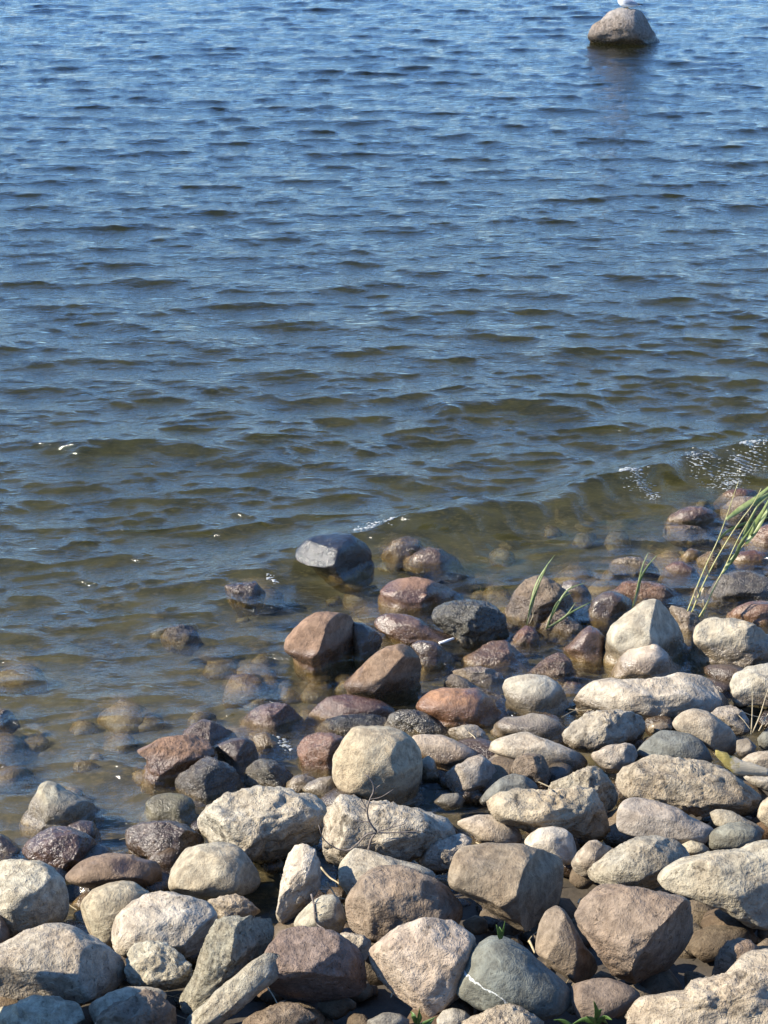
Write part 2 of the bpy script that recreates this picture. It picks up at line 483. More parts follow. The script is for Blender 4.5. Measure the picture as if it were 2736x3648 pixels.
ROCKS = [
# --- left edge and lower left
('A', 'stone', 'grey-tan cone-shaped stone standing alone in the shallows at the left', 'grey', 's', .30, [RIGHT2], '170,750 190,660 235,590 255,535 310,512 370,530 420,570 500,605 580,640 620,690 600,760 480,790 400,815 280,830 200,800'),
('A', 'stone', 'glistening wet reddish stone just below the grey cone-shaped stone', 'rose', 'g', 1.0, [GLINT, RIGHT2, FRONT], '130,960 170,905 250,850 330,810 420,808 500,830 560,860 620,910 610,990 480,1060 420,1110 330,1090 200,1030 140,1000'),
('A', 'stone', 'small dull red-brown stone half hidden behind the glistening reddish stone', 'dkbrown', 's', .8, [], '430,800 520,770 600,775 640,850 620,960 560,960 480,880'),
('A', 'stone', 'wet brown stone with bright glints below the flat olive stone', 'dkbrown', 'g', 1.0, [GLINT, RIGHT, LEFT], '800,870 830,820 900,785 1000,770 1100,770 1200,800 1280,850 1320,900 1310,980 1230,1030 1100,1050 1000,1030 900,990 820,950'),
('A', 'stone', 'flat olive-green stone awash at the waters edge', 'olive', 's', .35, [TOP], '945,650 1000,605 1100,590 1190,600 1240,625 1270,680 1250,760 1210,795 1120,795 1000,780 950,770'),
('A', 'stone', 'wet dark grey lumpy stone above the big white rough boulder', 'cool', 'r', .95, [RIGHT], '1130,520 1160,470 1240,420 1310,365 1370,355 1440,390 1510,430 1550,500 1540,580 1400,630 1270,625 1200,570 1140,540'),
('A', 'boulder', 'broad brown boulder with a pointed left end in the shallows', 'sienna', 'g', .35, [TOP, LOWR], '870,312 950,280 1040,230 1160,215 1260,215 1330,250 1390,310 1400,370 1330,410 1240,440 1160,490 1120,530 1050,530 980,505 955,430 942,365 890,335'),
('A', 'stone', 'dark red peaked stone behind the broad brown pointed boulder', 'rose', 'a', .9, [RIGHT], '1180,200 1240,150 1310,115 1370,125 1430,155 1500,215 1480,270 1400,290 1300,270 1200,240'),
('A', 'stone', 'wet grey-brown hump right of the broad brown pointed boulder', 'dkbrown', 's', .8, [RIGHT], '1385,285 1450,255 1520,235 1590,228 1640,260 1665,320 1640,400 1560,450 1480,430 1420,370'),
('E', 'stone', 'knobbly olive-grey stone above the big white rough boulder', 'cool', 'r', .6, [], '-50,440 0,390 60,368 140,385 210,430 260,480 220,540 150,565 40,565 -20,520'),
('E', 'boulder', 'big whitish pitted boulder with a dark hollow in its front', 'pale', 'm', 0, [(0.45, -0.62, 0.64, 0.60), TOP], '-377,800 -340,720 -270,650 -190,600 -80,565 40,545 160,555 280,585 400,610 470,660 485,730 455,850 430,930 330,985 200,1020 60,1050 -100,1020 -250,950 -340,870'),
('B', 'boulder', 'pinkish-grey rounded boulder left of the tall white stone', 'pink', 's', 0, [RIGHT2], '1090,190 1100,100 1150,20 1200,-40 1300,-70 1400,-88 1500,-75 1570,-40 1630,40 1675,120 1690,190 1650,245 1500,265 1300,275 1180,255 1100,230'),
('B', 'boulder', 'large pale boulder cut by the left edge of the picture', 'pale', 'g', 0, [RIGHT2, TOP], '-60,100 0,35 120,32 250,40 330,80 390,130 430,210 440,330 420,430 330,465 200,490 80,520 -60,470 -120,280'),
('B', 'stone', 'long brown stone lying behind the smooth egg-shaped stone', 'brown', 's', .42, [RIGHT2, LOW], '410,130 460,90 520,30 600,0 720,-15 850,-5 950,30 1020,50 1045,130 1030,220 950,245 800,250 650,220 500,200 430,170'),
('B', 'stone', 'smooth tan egg-shaped stone leaning on a large pale granite boulder', 'tan', 's', 0, [], '515,340 540,280 600,220 690,185 790,168 870,180 930,215 975,240 960,330 900,450 820,560 720,600 640,560 560,500 530,420'),
('B', 'boulder', 'large pale granite boulder with a rough rounded face', 'pale', 'g', 0, [TOP], '720,580 722,480 760,380 830,310 930,260 1050,238 1170,250 1280,275 1370,320 1410,390 1400,470 1340,560 1280,650 1100,690 950,690 820,650'),
('B', 'stone', 'rough yellowish stone wedged behind the large pale granite boulder', 'tan', 'r', .1, [], '1330,290 1430,265 1520,255 1600,280 1660,330 1700,370 1600,420 1480,430 1400,400'),
('B', 'boulder', 'wide grey boulder lying half in shadow at the left edge', 'grey', 'g', 0, [TOP], '-120,680 -60,600 70,540 160,495 270,455 380,455 480,480 540,515 640,560 720,610 780,680 805,750 800,830 740,890 640,930 540,960 300,980 50,970 -100,880'),
('B', 'stone', 'small brown stone peeping in at the left edge', 'umber', 's', 0, [], '-90,480 -60,400 0,375 30,420 55,480 65,540 30,590 -20,610 -80,580'),
('B', 'stone', 'pale knobby stone with a grey hollow below the large granite boulder', 'cream', 'm', 0, [(0.3, -0.75, 0.58, 0.66)], '810,690 830,610 890,570 980,555 1080,570 1150,610 1210,650 1250,700 1240,780 1220,860 1150,890 1060,885 960,860 860,850 820,780'),
('B', 'stone', 'small pale oval stone perched on the white slab at lower left', 'pale', 's', 0, [], '295,850 310,815 370,800 440,815 510,860 545,910 545,970 480,1000 400,980 320,925'),
('B', 'flat_stone', 'whitish jagged slab in the lower left corner', 'cream', 'a', 0, [TOP, LEFT], '-80,1040 0,1010 100,960 200,915 320,920 420,935 500,970 545,1020 545,1100 450,1180 200,1200 -60,1180'),
('B', 'flat_stone', 'light grey flat slab behind the small dark-faced brown stone', 'pale', 's', 0, [TOP], '560,1000 600,945 700,890 820,858 950,852 1050,870 1085,910 1060,980 1000,1060 800,1130 620,1110 570,1050'),
('B', 'stone', 'small brown stone with a dark front on the bottom edge', 'umber', 'r', 0, [(0.5, -0.5, 0.7, 0.55), TOP], '600,1120 640,1030 720,965 820,930 930,868 1010,890 1080,945 1130,990 1135,1080 1120,1180 900,1220 680,1200'),
('B', 'stone', 'grey stone in the shade at the left edge above the whitish jagged slab', 'cool', 's', 0, [], '-60,900 -20,830 20,830 50,880 50,940 0,1000 -60,980'),
('B', 'flat_stone', 'tall leaning grey-tan slab with a dark right side', 'grey', 'r', 0, [(0.86, 0.0, 0.5, 0.45), FRONT], '1200,860 1260,740 1290,640 1330,540 1380,430 1450,385 1560,380 1650,390 1740,430 1800,500 1750,600 1660,700 1560,770 1500,820 1430,880 1340,960 1270,1010 1190,1070 1135,1050 1150,960'),
('B', 'flat_stone', 'pale narrow slab lying diagonally at the bottom edge', 'pale', 'a', 0, [FRONT, (0.5, -0.7, 0.5, 0.6)], '1150,1110 1300,990 1400,880 1500,800 1600,700 1700,640 1790,620 1840,680 1855,750 1790,810 1700,880 1630,945 1500,1050 1350,1180 1200,1220'),
# --- lower middle
('C', 'stone', 'tall white upright stone beside the pinkish-grey boulder', 'cream', 'a', 0, [(0.85, -0.2, 0.48, 0.55), FRONT], '205,60 225,0 265,-50 335,-82 390,-65 425,0 440,70 440,180 420,250 370,320 290,390 230,440 180,445 145,415 160,300 180,180'),
('C', 'stone', 'light triangular stone at the foot of the tall white stone', 'pale', 's', 0, [], '260,440 290,390 380,300 450,260 520,255 560,280 590,350 605,420 580,490 520,510 450,495 350,475 280,470'),
('C', 'stone', 'smooth light grey stone tucked behind the big brown boulder', 'pale', 's', 0, [TOP], '555,170 560,60 600,0 660,-50 750,-40 850,0 950,30 1100,60 1180,110 1200,170 1000,270 700,280 600,230'),
('C', 'boulder', 'big rounded brown boulder in the middle of the foreground', 'umber', 'g', 0, [(0.75, -0.1, 0.65, 0.74), TOP], '600,300 620,250 700,140 770,90 850,70 980,75 1080,110 1180,150 1270,210 1340,300 1375,400 1350,450 1200,500 1000,540 840,560 760,545 640,490 605,400'),
('C', 'boulder', 'reddish-brown boulder with a flat sunlit top and black shaded front', 'rust', 'g', 0, [(0.05, -0.90, 0.44, 0.12), (0.86, -0.1, 0.5, 0.62), TOP], '70,640 120,560 180,500 280,470 400,475 520,500 600,550 680,620 720,700 735,800 720,950 620,1020 450,1050 250,1020 120,930 80,780'),
('C', 'stone', 'small tan wedge between the reddish-brown and speckled boulders', 'tan', 'a', 0, [], '540,505 640,505 720,520 770,560 760,640 715,700 650,650 590,570'),
('C', 'boulder', 'big pale speckled granite boulder tilted in the foreground', 'pink', 'g', 0, [FRONT, (-0.75, -0.45, 0.48, 0.62), TOP], '745,650 780,590 860,530 960,460 1060,400 1150,385 1280,420 1380,470 1460,540 1450,610 1390,700 1350,800 1340,920 1260,1000 1180,1045 1130,1045 1040,990 940,930 850,860 770,760'),
('C', 'boulder', 'smooth green-grey stone crossed by a thin white vein', 'blue', 'v', 0, [(-0.55, -0.35, 0.75, 0.80)], '1280,800 1310,740 1380,670 1450,590 1540,535 1620,530 1690,555 1781,610 1861,690 1961,760 2041,830 2085,890 2076,960 2011,1020 1911,1055 1780,1065 1640,1050 1480,1010 1400,960 1320,900'),
('C', 'stone', 'tan-brown rounded stone on the bottom edge right of the diagonal slab', 'umber', 'r', 0, [], '-110,1110 0,1030 90,990 180,960 260,950 340,970 400,1010 440,1060 430,1130 300,1200 0,1200'),
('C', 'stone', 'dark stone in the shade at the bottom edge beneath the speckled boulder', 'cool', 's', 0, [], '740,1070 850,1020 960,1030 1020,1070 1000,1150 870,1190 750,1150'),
('C', 'stone', 'small smooth grey stone below the green-grey veined stone', 'grey', 's', 0, [], '1190,1060 1230,1010 1300,990 1380,1010 1420,1050 1350,1130 1200,1130'),
('C', 'stone', 'rough pinkish stone on the bottom edge below the veined stone', 'pink', 'r', 0, [], '1330,1100 1420,1050 1520,1005 1600,975 1680,965 1750,985 1850,1040 1900,1100 1850,1200 1600,1240 1420,1200'),
('C', 'boulder', 'big grey-brown boulder with a sharp vertical edge and black right side', 'umber', 's', 0, [(0.92, -0.12, 0.38, 0.20), (-0.25, 0.1, 0.96, 0.78), (-.1, 0.9, 0.4, 0.8)], '1255,190 1275,100 1300,0 1340,-50 1420,-67 1530,-80 1681,-72 1761,-67 1841,-37 1941,13 2051,75 2136,150 2150,240 2080,340 1980,420 1850,480 1725,500 1640,440 1540,370 1430,300 1320,240'),
('D', 'stone', 'upright brown stone like a tooth between two big boulders', 'umber', 's', 0, [(0.8, -0.1, 0.58, 0.62)], '150,620 160,520 180,430 220,360 290,328 340,345 380,400 430,500 470,580 540,660 580,770 500,810 400,825 330,780 240,710'),
('D', 'boulder', 'big grey-brown boulder with a creased front in the lower right', 'umber', 'g', 0, [(0.74, -0.54, 0.40, 0.27), (-0.62, -0.35, 0.70, 0.70), (-0.05, 0.75, 0.66, 0.72)], '405,400 430,330 490,260 580,220 700,205 840,210 950,235 1050,250 1120,275 1180,330 1210,420 1215,560 1170,690 1090,790 960,850 870,865 760,845 660,790 590,700 530,610 480,540 420,460'),
('D', 'boulder', 'huge pinkish granite boulder at the right edge', 'pink', 'g', 0, [TOP, FRONT], '925,190 950,130 1010,70 1060,43 1170,3 1320,-27 1500,-40 1570,-80 1680,-100 1800,-30 1850,120 1800,300 1700,440 1620,490 1540,480 1450,410 1350,350 1250,315 1150,280 1000,230'),
('F', 'boulder', 'round grey-green dappled boulder above the creased boulder', 'grey', 'g', 0, [], '470,1130 560,1040 640,970 720,920 820,880 940,870 1050,890 1130,940 1165,990 1130,1060 1040,1130 930,1205 830,1215 640,1195 510,1170'),
('F', 'stone', 'small streaked tan stone left of the round grey-green boulder', 'tan', 'b', 0, [(0.8, 0, 0.6, 0.55)], '380,1050 430,970 500,905 550,895 600,930 660,950 640,1010 560,1080 460,1140 410,1110'),
('D', 'stone', 'brown rounded stone above the pale rough boulder in the corner', 'umber', 'r', 0, [], '1310,700 1350,620 1390,570 1470,538 1530,540 1590,580 1625,640 1610,730 1500,800 1380,820 1300,800'),
('D', 'boulder', 'large pale crusty boulder filling the lower right corner', 'tan', 'm', 0, [TOP, FRONT], '680,1110 780,990 870,910 960,890 1080,880 1160,830 1290,800 1420,740 1520,650 1620,630 1780,620 1900,800 1860,1100 1500,1260 900,1260'),
('D', 'flat_stone', 'low brown slab lying in shadow in front of the creased boulder', 'brown', 's', 0, [TOP], '390,850 520,800 640,800 760,840 840,890 790,970 700,1030 560,1070 430,1060 380,950'),
# --- middle row
('E', 'boulder', 'big rounded tan boulder standing up behind the twiggy slab', 'tan', 's', 0, [(0.72, -0.35, 0.60, 0.72), (-.3, -.2, .93, .86)], '515,430 520,360 560,290 600,220 640,175 700,155 800,158 900,165 970,190 1040,240 1085,310 1100,390 1098,500 1080,590 1030,645 960,670 860,660 740,640 650,620 580,595 540,545 520,490'),
('E', 'stone', 'wet orange-red stone left of the big rounded tan boulder', 'orange', 'g', .9, [GLINT], '285,330 300,270 340,225 430,200 520,205 590,225 610,300 580,420 520,475 450,475 380,445 320,390'),
('E', 'stone', 'wet red-brown flat stone at the foot of the split tan boulder', 'red', 's', .95, [GLINT, TOP], '405,75 420,20 480,-30 590,-50 700,-35 820,-15 885,20 895,80 850,110 700,120 560,135 460,130'),
('E', 'stone', 'black speckled wet stone behind the rounded tan boulder', 'dark', 'r', .9, [], '455,170 500,110 570,85 700,75 800,80 870,110 880,170 700,200 560,205 480,200'),
('E', 'stone', 'rough olive-grey stone above right of the rounded tan boulder', 'cool', 'r', .35, [], '860,120 890,75 960,50 1060,50 1140,80 1200,130 1250,190 1200,225 1050,220 950,195 880,155'),
('E', 'boulder', 'orange-brown smooth boulder near the waterline', 'orange', 's', .5, [(0.75, -.1, .65, .74)], '1045,40 1080,-20 1150,-70 1240,-95 1350,-85 1450,-90 1530,-40 1590,40 1605,100 1575,155 1470,170 1350,165 1240,170 1160,120 1085,70'),
('G', 'stone', 'ragged brown stone right behind the orange-brown boulder', 'umber', 'r', .3, [], '1235,900 1250,850 1300,815 1380,850 1430,890 1520,925 1600,960 1630,1000 1600,1050 1450,1010 1300,970'),
('E', 'stone', 'small grey-tan stone below the orange-brown boulder', 'tan', 'r', .1, [], '1240,210 1290,170 1370,150 1450,150 1500,190 1540,250 1580,310 1540,345 1440,310 1340,250'),
('E', 'flat_stone', 'tan sloping slab right of the rounded tan boulder', 'tan', 's', 0, [TOP], '1020,220 1100,210 1220,215 1300,245 1400,290 1500,350 1440,400 1330,420 1250,440 1150,400 1060,340'),
('E', 'stone', 'small tan stone in the dark gap beside the rounded tan boulder', 'tan', 's', 0, [], '1090,380 1140,345 1180,380 1215,500 1170,525 1095,525'),
('E', 'stone', 'grey stone in shadow with only its tip in the sun', 'grey', 'a', 0, [TOP], '1250,470 1320,410 1400,370 1470,340 1530,380 1575,430 1585,490 1520,570 1400,610 1300,590 1250,540'),
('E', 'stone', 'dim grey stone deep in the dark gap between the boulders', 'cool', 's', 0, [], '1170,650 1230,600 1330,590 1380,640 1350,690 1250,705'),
('E', 'flat_stone', 'bluish-grey slab slanting into the dark gap', 'blue', 's', 0, [TOP], '1460,640 1520,570 1600,500 1690,465 1770,480 1840,530 1860,575 1750,610 1600,640 1500,690'),
('E', 'boulder', 'mottled pale boulder with a dead twig lying across it', 'pale', 'm', 0, [TOP, (0.15, -0.55, 0.82, 0.70)], '445,990 455,850 470,730 500,660 540,610 600,590 700,630 850,650 980,670 1100,700 1220,750 1310,800 1370,855 1300,910 1150,960 1050,1030 920,1050 760,1060 620,1080 520,1095 460,1080'),
('E', 'stone', 'white crumbly stone in front of the mottled pale boulder', 'cream', 'm', 0, [], '1040,1030 1060,960 1120,910 1200,880 1290,865 1370,855 1430,900 1400,970 1340,1030 1290,1085 1180,1095 1100,1070'),
('E', 'stone', 'smooth pinkish-tan stone right of the white crumbly stone', 'pink', 's', 0, [], '1310,790 1370,755 1460,730 1550,735 1640,760 1720,810 1750,880 1730,930 1620,940 1500,930 1420,860 1360,820'),
('E', 'stone', 'small brownish stone above the big white pitted boulder', 'tan', 's', .2, [], '230,520 270,480 330,470 400,490 430,530 360,570 300,600 240,575'),
('E', 'stone', 'small cream stone touching the rounded tan boulders left foot', 'pale', 's', 0, [], '315,570 360,520 440,490 510,482 550,530 580,590 540,630 480,645 400,620'),
('E', 'stone', 'small wet amber stone beside a sparkle of light on the water', 'gold', 's', .9, [], '-10,250 20,205 90,195 150,230 185,290 130,325 70,330 10,310'),
('E', 'stone', 'wet purple-red stone at the waters edge above the small amber stone', 'rose', 'a', .95, [GLINT, RIGHT], '-40,140 -10,60 50,25 130,8 220,10 270,50 290,110 260,170 160,195 60,185 0,165'),
# --- right middle
('F', 'boulder', 'pinkish-white pitted boulder with a dark right end', 'pink', 'm', 0, [RIGHT2], '315,240 330,190 400,120 480,80 580,50 700,50 790,65 850,100 880,160 870,220 820,290 730,290 650,300 580,325 480,335 400,310 340,275'),
('F', 'flat_stone', 'low tan slab left of the pinkish-white pitted boulder', 'grey', 's', .05, [TOP], '-120,150 -50,100 50,95 130,75 220,85 310,125 350,180 310,260 200,265 60,240 -60,225 -120,200'),
('F', 'flat_stone', 'wide smooth pale slab sloping down to the right', 'pale', 's', 0, [TOP, RIGHT2], '-170,275 -60,230 40,200 110,195 180,230 300,270 400,310 470,350 510,400 490,440 420,460 300,450 200,440 60,400 -80,350 -160,320'),
('F', 'stone', 'small pebbly brown stone in front of the wide smooth pale slab', 'umber', 'r', 0, [], '-10,440 20,370 80,335 160,335 210,360 240,430 250,500 220,565 170,560 100,520 20,490'),
('F', 'stone', 'small pale stone left of the pebbly brown stone', 'pale', 's', 0, [], '-180,390 -100,335 -10,340 40,400 0,460 -80,450 -150,430'),
('F', 'stone', 'light tan rock with dark edge behind the mossy boulder', 'pale', 'r', 0, [(0.75, -.1, .65, .62)], '225,560 260,520 340,480 430,440 510,415 570,430 630,490 670,560 705,640 660,700 560,730 420,700 300,650'),
('F', 'boulder', 'tan boulder with a sooty blackened front', 'tan', 'm', 0, [(0.55, -0.45, 0.70, 0.50), TOP], '-185,700 -160,640 -90,590 0,560 100,560 170,575 300,560 430,540 530,560 590,650 620,750 645,850 630,930 520,930 400,900 300,880 200,870 90,860 -20,800 -120,760'),
('F', 'stone', 'small creamy round stone below the blackened boulder', 'cream', 's', 0, [], '70,915 120,860 180,820 260,810 340,820 390,860 420,950 415,1010 370,1060 280,1030 180,985 100,945'),
('F', 'stone', 'small light wedge-shaped stone under the pinkish-white boulder', 'pale', 'a', 0, [], '495,350 560,310 640,280 740,260 790,280 820,360 770,410 700,450 630,475 560,410'),
('F', 'flat_stone', 'blue-grey slab with a dark knob on its right end', 'blue', 's', 0, [TOP], '800,335 850,270 920,210 980,185 1060,190 1150,205 1220,240 1270,310 1310,390 1250,420 1130,410 1050,390 930,370 850,365'),
('F', 'boulder', 'very large mottled tan boulder on the right bank', 'tan', 'm', 0, [TOP, FRONT], '640,480 740,420 830,370 920,345 1050,350 1150,370 1280,390 1390,430 1470,480 1530,540 1620,620 1610,700 1570,770 1450,750 1300,740 1200,740 1100,720 960,680 830,660 740,640 700,570'),
('F', 'stone', 'tiny white stone between two pinkish boulders', 'cream', 's', 0, [], '880,170 900,140 970,125 1020,140 1045,170 1000,205 920,215 885,195'),
('F', 'boulder', 'rounded pinkish-tan boulder above the blue-grey slab', 'pink', 's', 0, [(0.80, -0.2, 0.56, 0.72)], '1035,150 1060,100 1110,60 1180,42 1270,60 1340,110 1410,160 1450,220 1468,290 1445,355 1360,355 1250,290 1150,235 1080,205'),
('F', 'stone', 'brown-grey pitted stone behind the rounded pinkish-tan boulder', 'grey', 'r', 0, [], '1280,70 1340,35 1430,25 1500,60 1540,120 1545,190 1480,230 1420,200 1350,130'),
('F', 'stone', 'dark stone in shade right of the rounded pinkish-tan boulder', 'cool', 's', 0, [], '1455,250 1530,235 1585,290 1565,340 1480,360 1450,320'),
('F', 'stone', 'smooth bluish stone at the right edge by the dry stalks', 'blue', 's', 0, [], '1590,240 1630,195 1700,190 1750,250 1730,315 1650,325 1600,290'),
('F', 'stone', 'tan stone at the right edge above the driftwood', 'tan', 's', 0, [], '1475,390 1530,345 1600,320 1700,320 1770,370 1740,450 1640,460 1540,420'),
('F', 'flat_stone', 'flat light grey stone at the right edge below the driftwood', 'grey', 's', 0, [TOP], '1490,490 1570,460 1660,450 1760,480 1750,560 1660,585 1560,540'),
('F', 'flat_stone', 'flat grey slab with a brown spot in shadow at its left', 'grey', 's', 0, [TOP, FRONT], '660,760 690,670 760,620 850,620 960,650 1080,690 1160,740 1240,780 1310,810 1330,900 1260,960 1150,965 1000,930 870,900 770,880 690,840'),
('F', 'flat_stone', 'pale grey flat stone under the very large mottled boulder', 'grey', 's', 0, [TOP], '1280,720 1340,695 1430,710 1520,760 1600,800 1655,850 1600,885 1500,860 1400,830 1310,800'),
('F', 'stone', 'dark grey streaked stone on the right', 'cool', 'b', 0, [], '1255,890 1300,830 1400,790 1490,780 1570,810 1635,870 1590,930 1480,965 1380,970 1280,955'),
('F', 'stone', 'pinkish rounded stone at the right edge below the mottled boulder', 'pink', 's', 0, [], '1590,750 1610,660 1660,620 1740,610 1790,700 1750,830 1660,820'),
('F', 'stone', 'small tan stone between the grey slab and the round dappled boulder', 'tan', 's', 0, [], '1090,930 1160,895 1240,920 1290,960 1200,1000 1120,980'),
# --- right upper
('H', 'boulder', 'large light grey pointed boulder beside the reeds', 'pale', 's', 0, [(0.88, 0.12, 0.44, 0.34), (-.3, -.1, .94, .82)], '605,660 620,560 650,500 720,440 790,390 850,345 920,333 970,350 1020,400 1080,480 1130,570 1142,640 1120,710 1050,770 900,800 720,780 640,730'),
('H', 'boulder', 'bright cream stone in front of the light grey pointed boulder', 'cream', 's', 0, [(0.8, -.35, .48, .66)], '680,780 690,720 740,670 800,630 870,610 940,625 1000,680 1040,740 1085,775 1095,820 1040,855 930,865 800,870 690,845'),
('H', 'boulder', 'large pale angular boulder at the right edge by the reeds', 'pale', 'a', 0, [TOP, FRONT, LOWR], '1160,610 1190,520 1240,465 1310,450 1400,455 1500,470 1570,500 1660,560 1770,620 1770,720 1660,760 1540,790 1400,800 1300,780 1220,745 1180,670'),
('H', 'flat_stone', 'long pale block-shaped boulder with cracks', 'pale', 'a', 0, [TOP, (0.0, -0.35, 0.93, 0.80)], '415,970 440,900 500,865 600,855 720,850 860,850 980,840 1080,815 1180,812 1260,830 1310,880 1350,950 1365,1020 1320,1090 1180,1130 1000,1140 800,1135 600,1120 440,1095'),
('H', 'boulder', 'pale cracked boulder at the right edge beside the long block', 'pale', 'a', 0, [TOP, FRONT], '1415,890 1450,820 1540,775 1650,760 1760,740 1820,880 1770,1010 1640,1030 1560,1020 1460,1030 1415,990'),
('H', 'boulder', 'smooth pale green-grey rounded boulder with a wet foot', 'pale', 's', .22, [(0.8, -.2, .56, .78)], '-65,900 -40,850 30,830 130,820 220,830 290,870 340,930 358,990 330,1050 280,1100 200,1105 100,1090 0,1030 -50,970'),
('H', 'stone', 'wet brown stone left of the light grey pointed boulder', 'sienna', 's', .6, [RIGHT2], '340,660 400,600 450,540 500,505 560,530 605,590 612,660 590,730 540,755 460,735 400,700'),
('H', 'stone', 'wet brownish stone above the smooth green-grey boulder', 'sienna', 'r', .6, [], '110,800 160,760 230,710 290,680 340,690 380,730 400,800 380,850 310,870 220,850 140,830'),
('H', 'stone', 'tiny dark red stone beside the smooth green-grey boulder', 'red', 's', .7, [], '330,885 360,865 440,870 465,900 430,935 350,925'),
('H', 'stone', 'dark brown oval wet stone left above the pointed boulder', 'dkbrown', 's', .6, [RIGHT2], '495,410 520,340 580,295 640,280 710,300 780,340 792,390 730,445 640,485 560,475 500,440'),
('H', 'stone', 'reddish-tan knobbly stone behind the pointed boulder', 'orange', 'r', .4, [RIGHT2], '675,275 720,225 790,215 880,220 960,235 1040,270 1078,315 1040,360 960,360 850,350 760,330 690,300'),
('H', 'boulder', 'rough tan boulder with grass blades in front of it', 'umber', 'r', .35, [RIGHT2], '-25,360 20,280 80,215 150,180 220,190 290,230 350,280 400,340 385,400 320,450 230,470 120,475 20,460 -20,410'),
('H', 'stone', 'brown broken stone at the foot of the grass blades', 'umber', 'r', .5, [], '195,510 250,440 320,400 365,440 440,505 465,535 400,575 270,545'),
('H', 'stone', 'small wet red stone between the brown stones', 'red', 'g', .8, [], '-10,605 30,550 90,505 150,520 168,570 150,625 80,650 0,645'),
('H', 'stone', 'wet brown wedge stone left of the small red stone', 'sienna', 'a', .8, [TOP], '-295,710 -220,655 -140,610 -40,605 20,650 60,710 70,765 -20,800 -150,790 -250,750'),
('H', 'stone', 'smooth rust-orange stone at the right edge behind the angular boulder', 'orange', 's', .6, [], '1410,435 1450,380 1530,350 1620,345 1730,355 1780,430 1740,510 1620,520 1540,495 1460,470'),
('H', 'boulder', 'wet dark grey boulder awash behind the reeds', 'cool', 'r', .95, [], '1285,295 1310,230 1350,180 1430,155 1540,150 1630,180 1730,230 1730,330 1600,360 1450,355 1330,340'),
('H', 'stone', 'small rounded red-brown stone in the water left of the reeds', 'red', 's', .85, [], '1000,130 1040,95 1100,88 1160,120 1200,165 1150,190 1060,185 1010,165'),
('H', 'stone', 'low tan stone awash above the short green grass', 'tan', 'r', .8, [], '650,95 700,65 780,58 850,70 920,110 880,150 780,150 700,125'),
('H', 'stone', 'dull red stone at the waterline right of the reed stems', 'red', 's', .8, [], '1440,65 1490,25 1570,15 1640,40 1655,80 1560,105 1480,95'),
('H', 'stone', 'small dark stone in the water behind the rough tan boulder', 'cool', 's', .9, [], '320,230 370,210 440,220 490,280 460,325 400,320 340,280'),
('H', 'stone', 'flat brown stone at the foot of the tall reeds', 'tan', 'a', .2, [TOP], '1010,375 1100,390 1190,430 1225,480 1200,560 1110,590 1060,500'),
('H', 'stone', 'small golden stone awash left of the reed stems', 'gold', 's', .9, [], '1105,35 1160,5 1210,20 1225,60 1170,80 1120,65'),
('H', 'stone', 'small algae-gold stone between the reed stems', 'gold', 'r', .9, [], '1210,70 1280,20 1360,60 1355,110 1270,125'),
('J', 'stone', 'red-brown flat stone farthest up the right shore', 'red', 's', .85, [], '1355,485 1410,445 1480,435 1560,445 1595,480 1520,515 1400,515'),
('J', 'stone', 'knobbly tan stone behind the reed leaves', 'tan', 'r', .85, [], '1385,565 1410,510 1480,485 1560,490 1640,520 1665,580 1560,635 1420,630'),
('J', 'stone', 'speckled purple-brown oval stone in the water on the right', 'rose', 'g', .95, [], '1025,625 1070,580 1150,550 1240,555 1310,580 1335,630 1280,670 1150,675 1050,660'),
('J', 'stone', 'flat brown stone just awash below the purple-brown oval stone', 'umber', 'r', .95, [], '985,690 1080,670 1200,680 1305,720 1250,750 1100,740'),
('J', 'stone', 'pink-brown glossy boulder at the right edge behind the reeds', 'orange', 's', .8, [], '1545,775 1580,700 1650,670 1760,680 1790,760 1710,830 1600,820'),
# --- in the water
('G', 'boulder', 'large brown smooth boulder standing in the water', 'sienna', 's', .28, [(0.88, -0.28, 0.38, 0.24), (-.35, .1, .93, .80)], '200,655 215,590 270,520 340,460 410,420 490,413 580,425 640,455 680,530 692,620 665,720 600,785 480,808 400,795 330,770 270,720 220,690'),
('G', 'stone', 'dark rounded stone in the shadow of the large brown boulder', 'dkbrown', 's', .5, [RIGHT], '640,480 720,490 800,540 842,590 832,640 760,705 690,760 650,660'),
('G', 'boulder', 'tan boulder with a shaded right half at the waterline', 'sienna', 's', .32, [(0.70, -0.58, 0.42, 0.30), (-.3, .45, .84, .80)], '575,885 640,830 720,750 800,680 870,640 960,622 1030,650 1080,720 1102,790 1095,880 1040,955 950,1005 850,1000 780,985 700,980 620,950'),
('G', 'flat_stone', 'wet glossy brown flat stone with a white stick on it', 'sienna', 's', 1.0, [GLINT, TOP, FRONT], '775,495 810,450 880,425 980,430 1080,460 1150,510 1220,550 1300,580 1330,635 1250,665 1180,650 1080,630 990,620 900,580 820,550'),
('G', 'stone', 'wet grey-brown stone under the flat stone with the white stick', 'dkbrown', 's', .95, [RIGHT], '1020,630 1080,600 1180,610 1240,650 1285,725 1210,760 1115,785 1080,730 1040,670'),
('G', 'boulder', 'wet greenish-black boulder with glints in the shallows', 'blue', 'r', 1.0, [GLINT], '1140,440 1200,380 1290,345 1400,335 1510,350 1590,390 1640,440 1655,520 1620,570 1520,600 1440,625 1350,605 1260,555 1180,500'),
('G', 'boulder', 'pinkish-red boulder rising from the shallows', 'terra', 's', .35, [(0.80, -0.35, 0.48, 0.40), TOP], '820,280 880,230 950,200 1050,190 1140,205 1240,245 1310,300 1345,335 1250,380 1130,400 1050,410 940,400 880,365 830,325'),
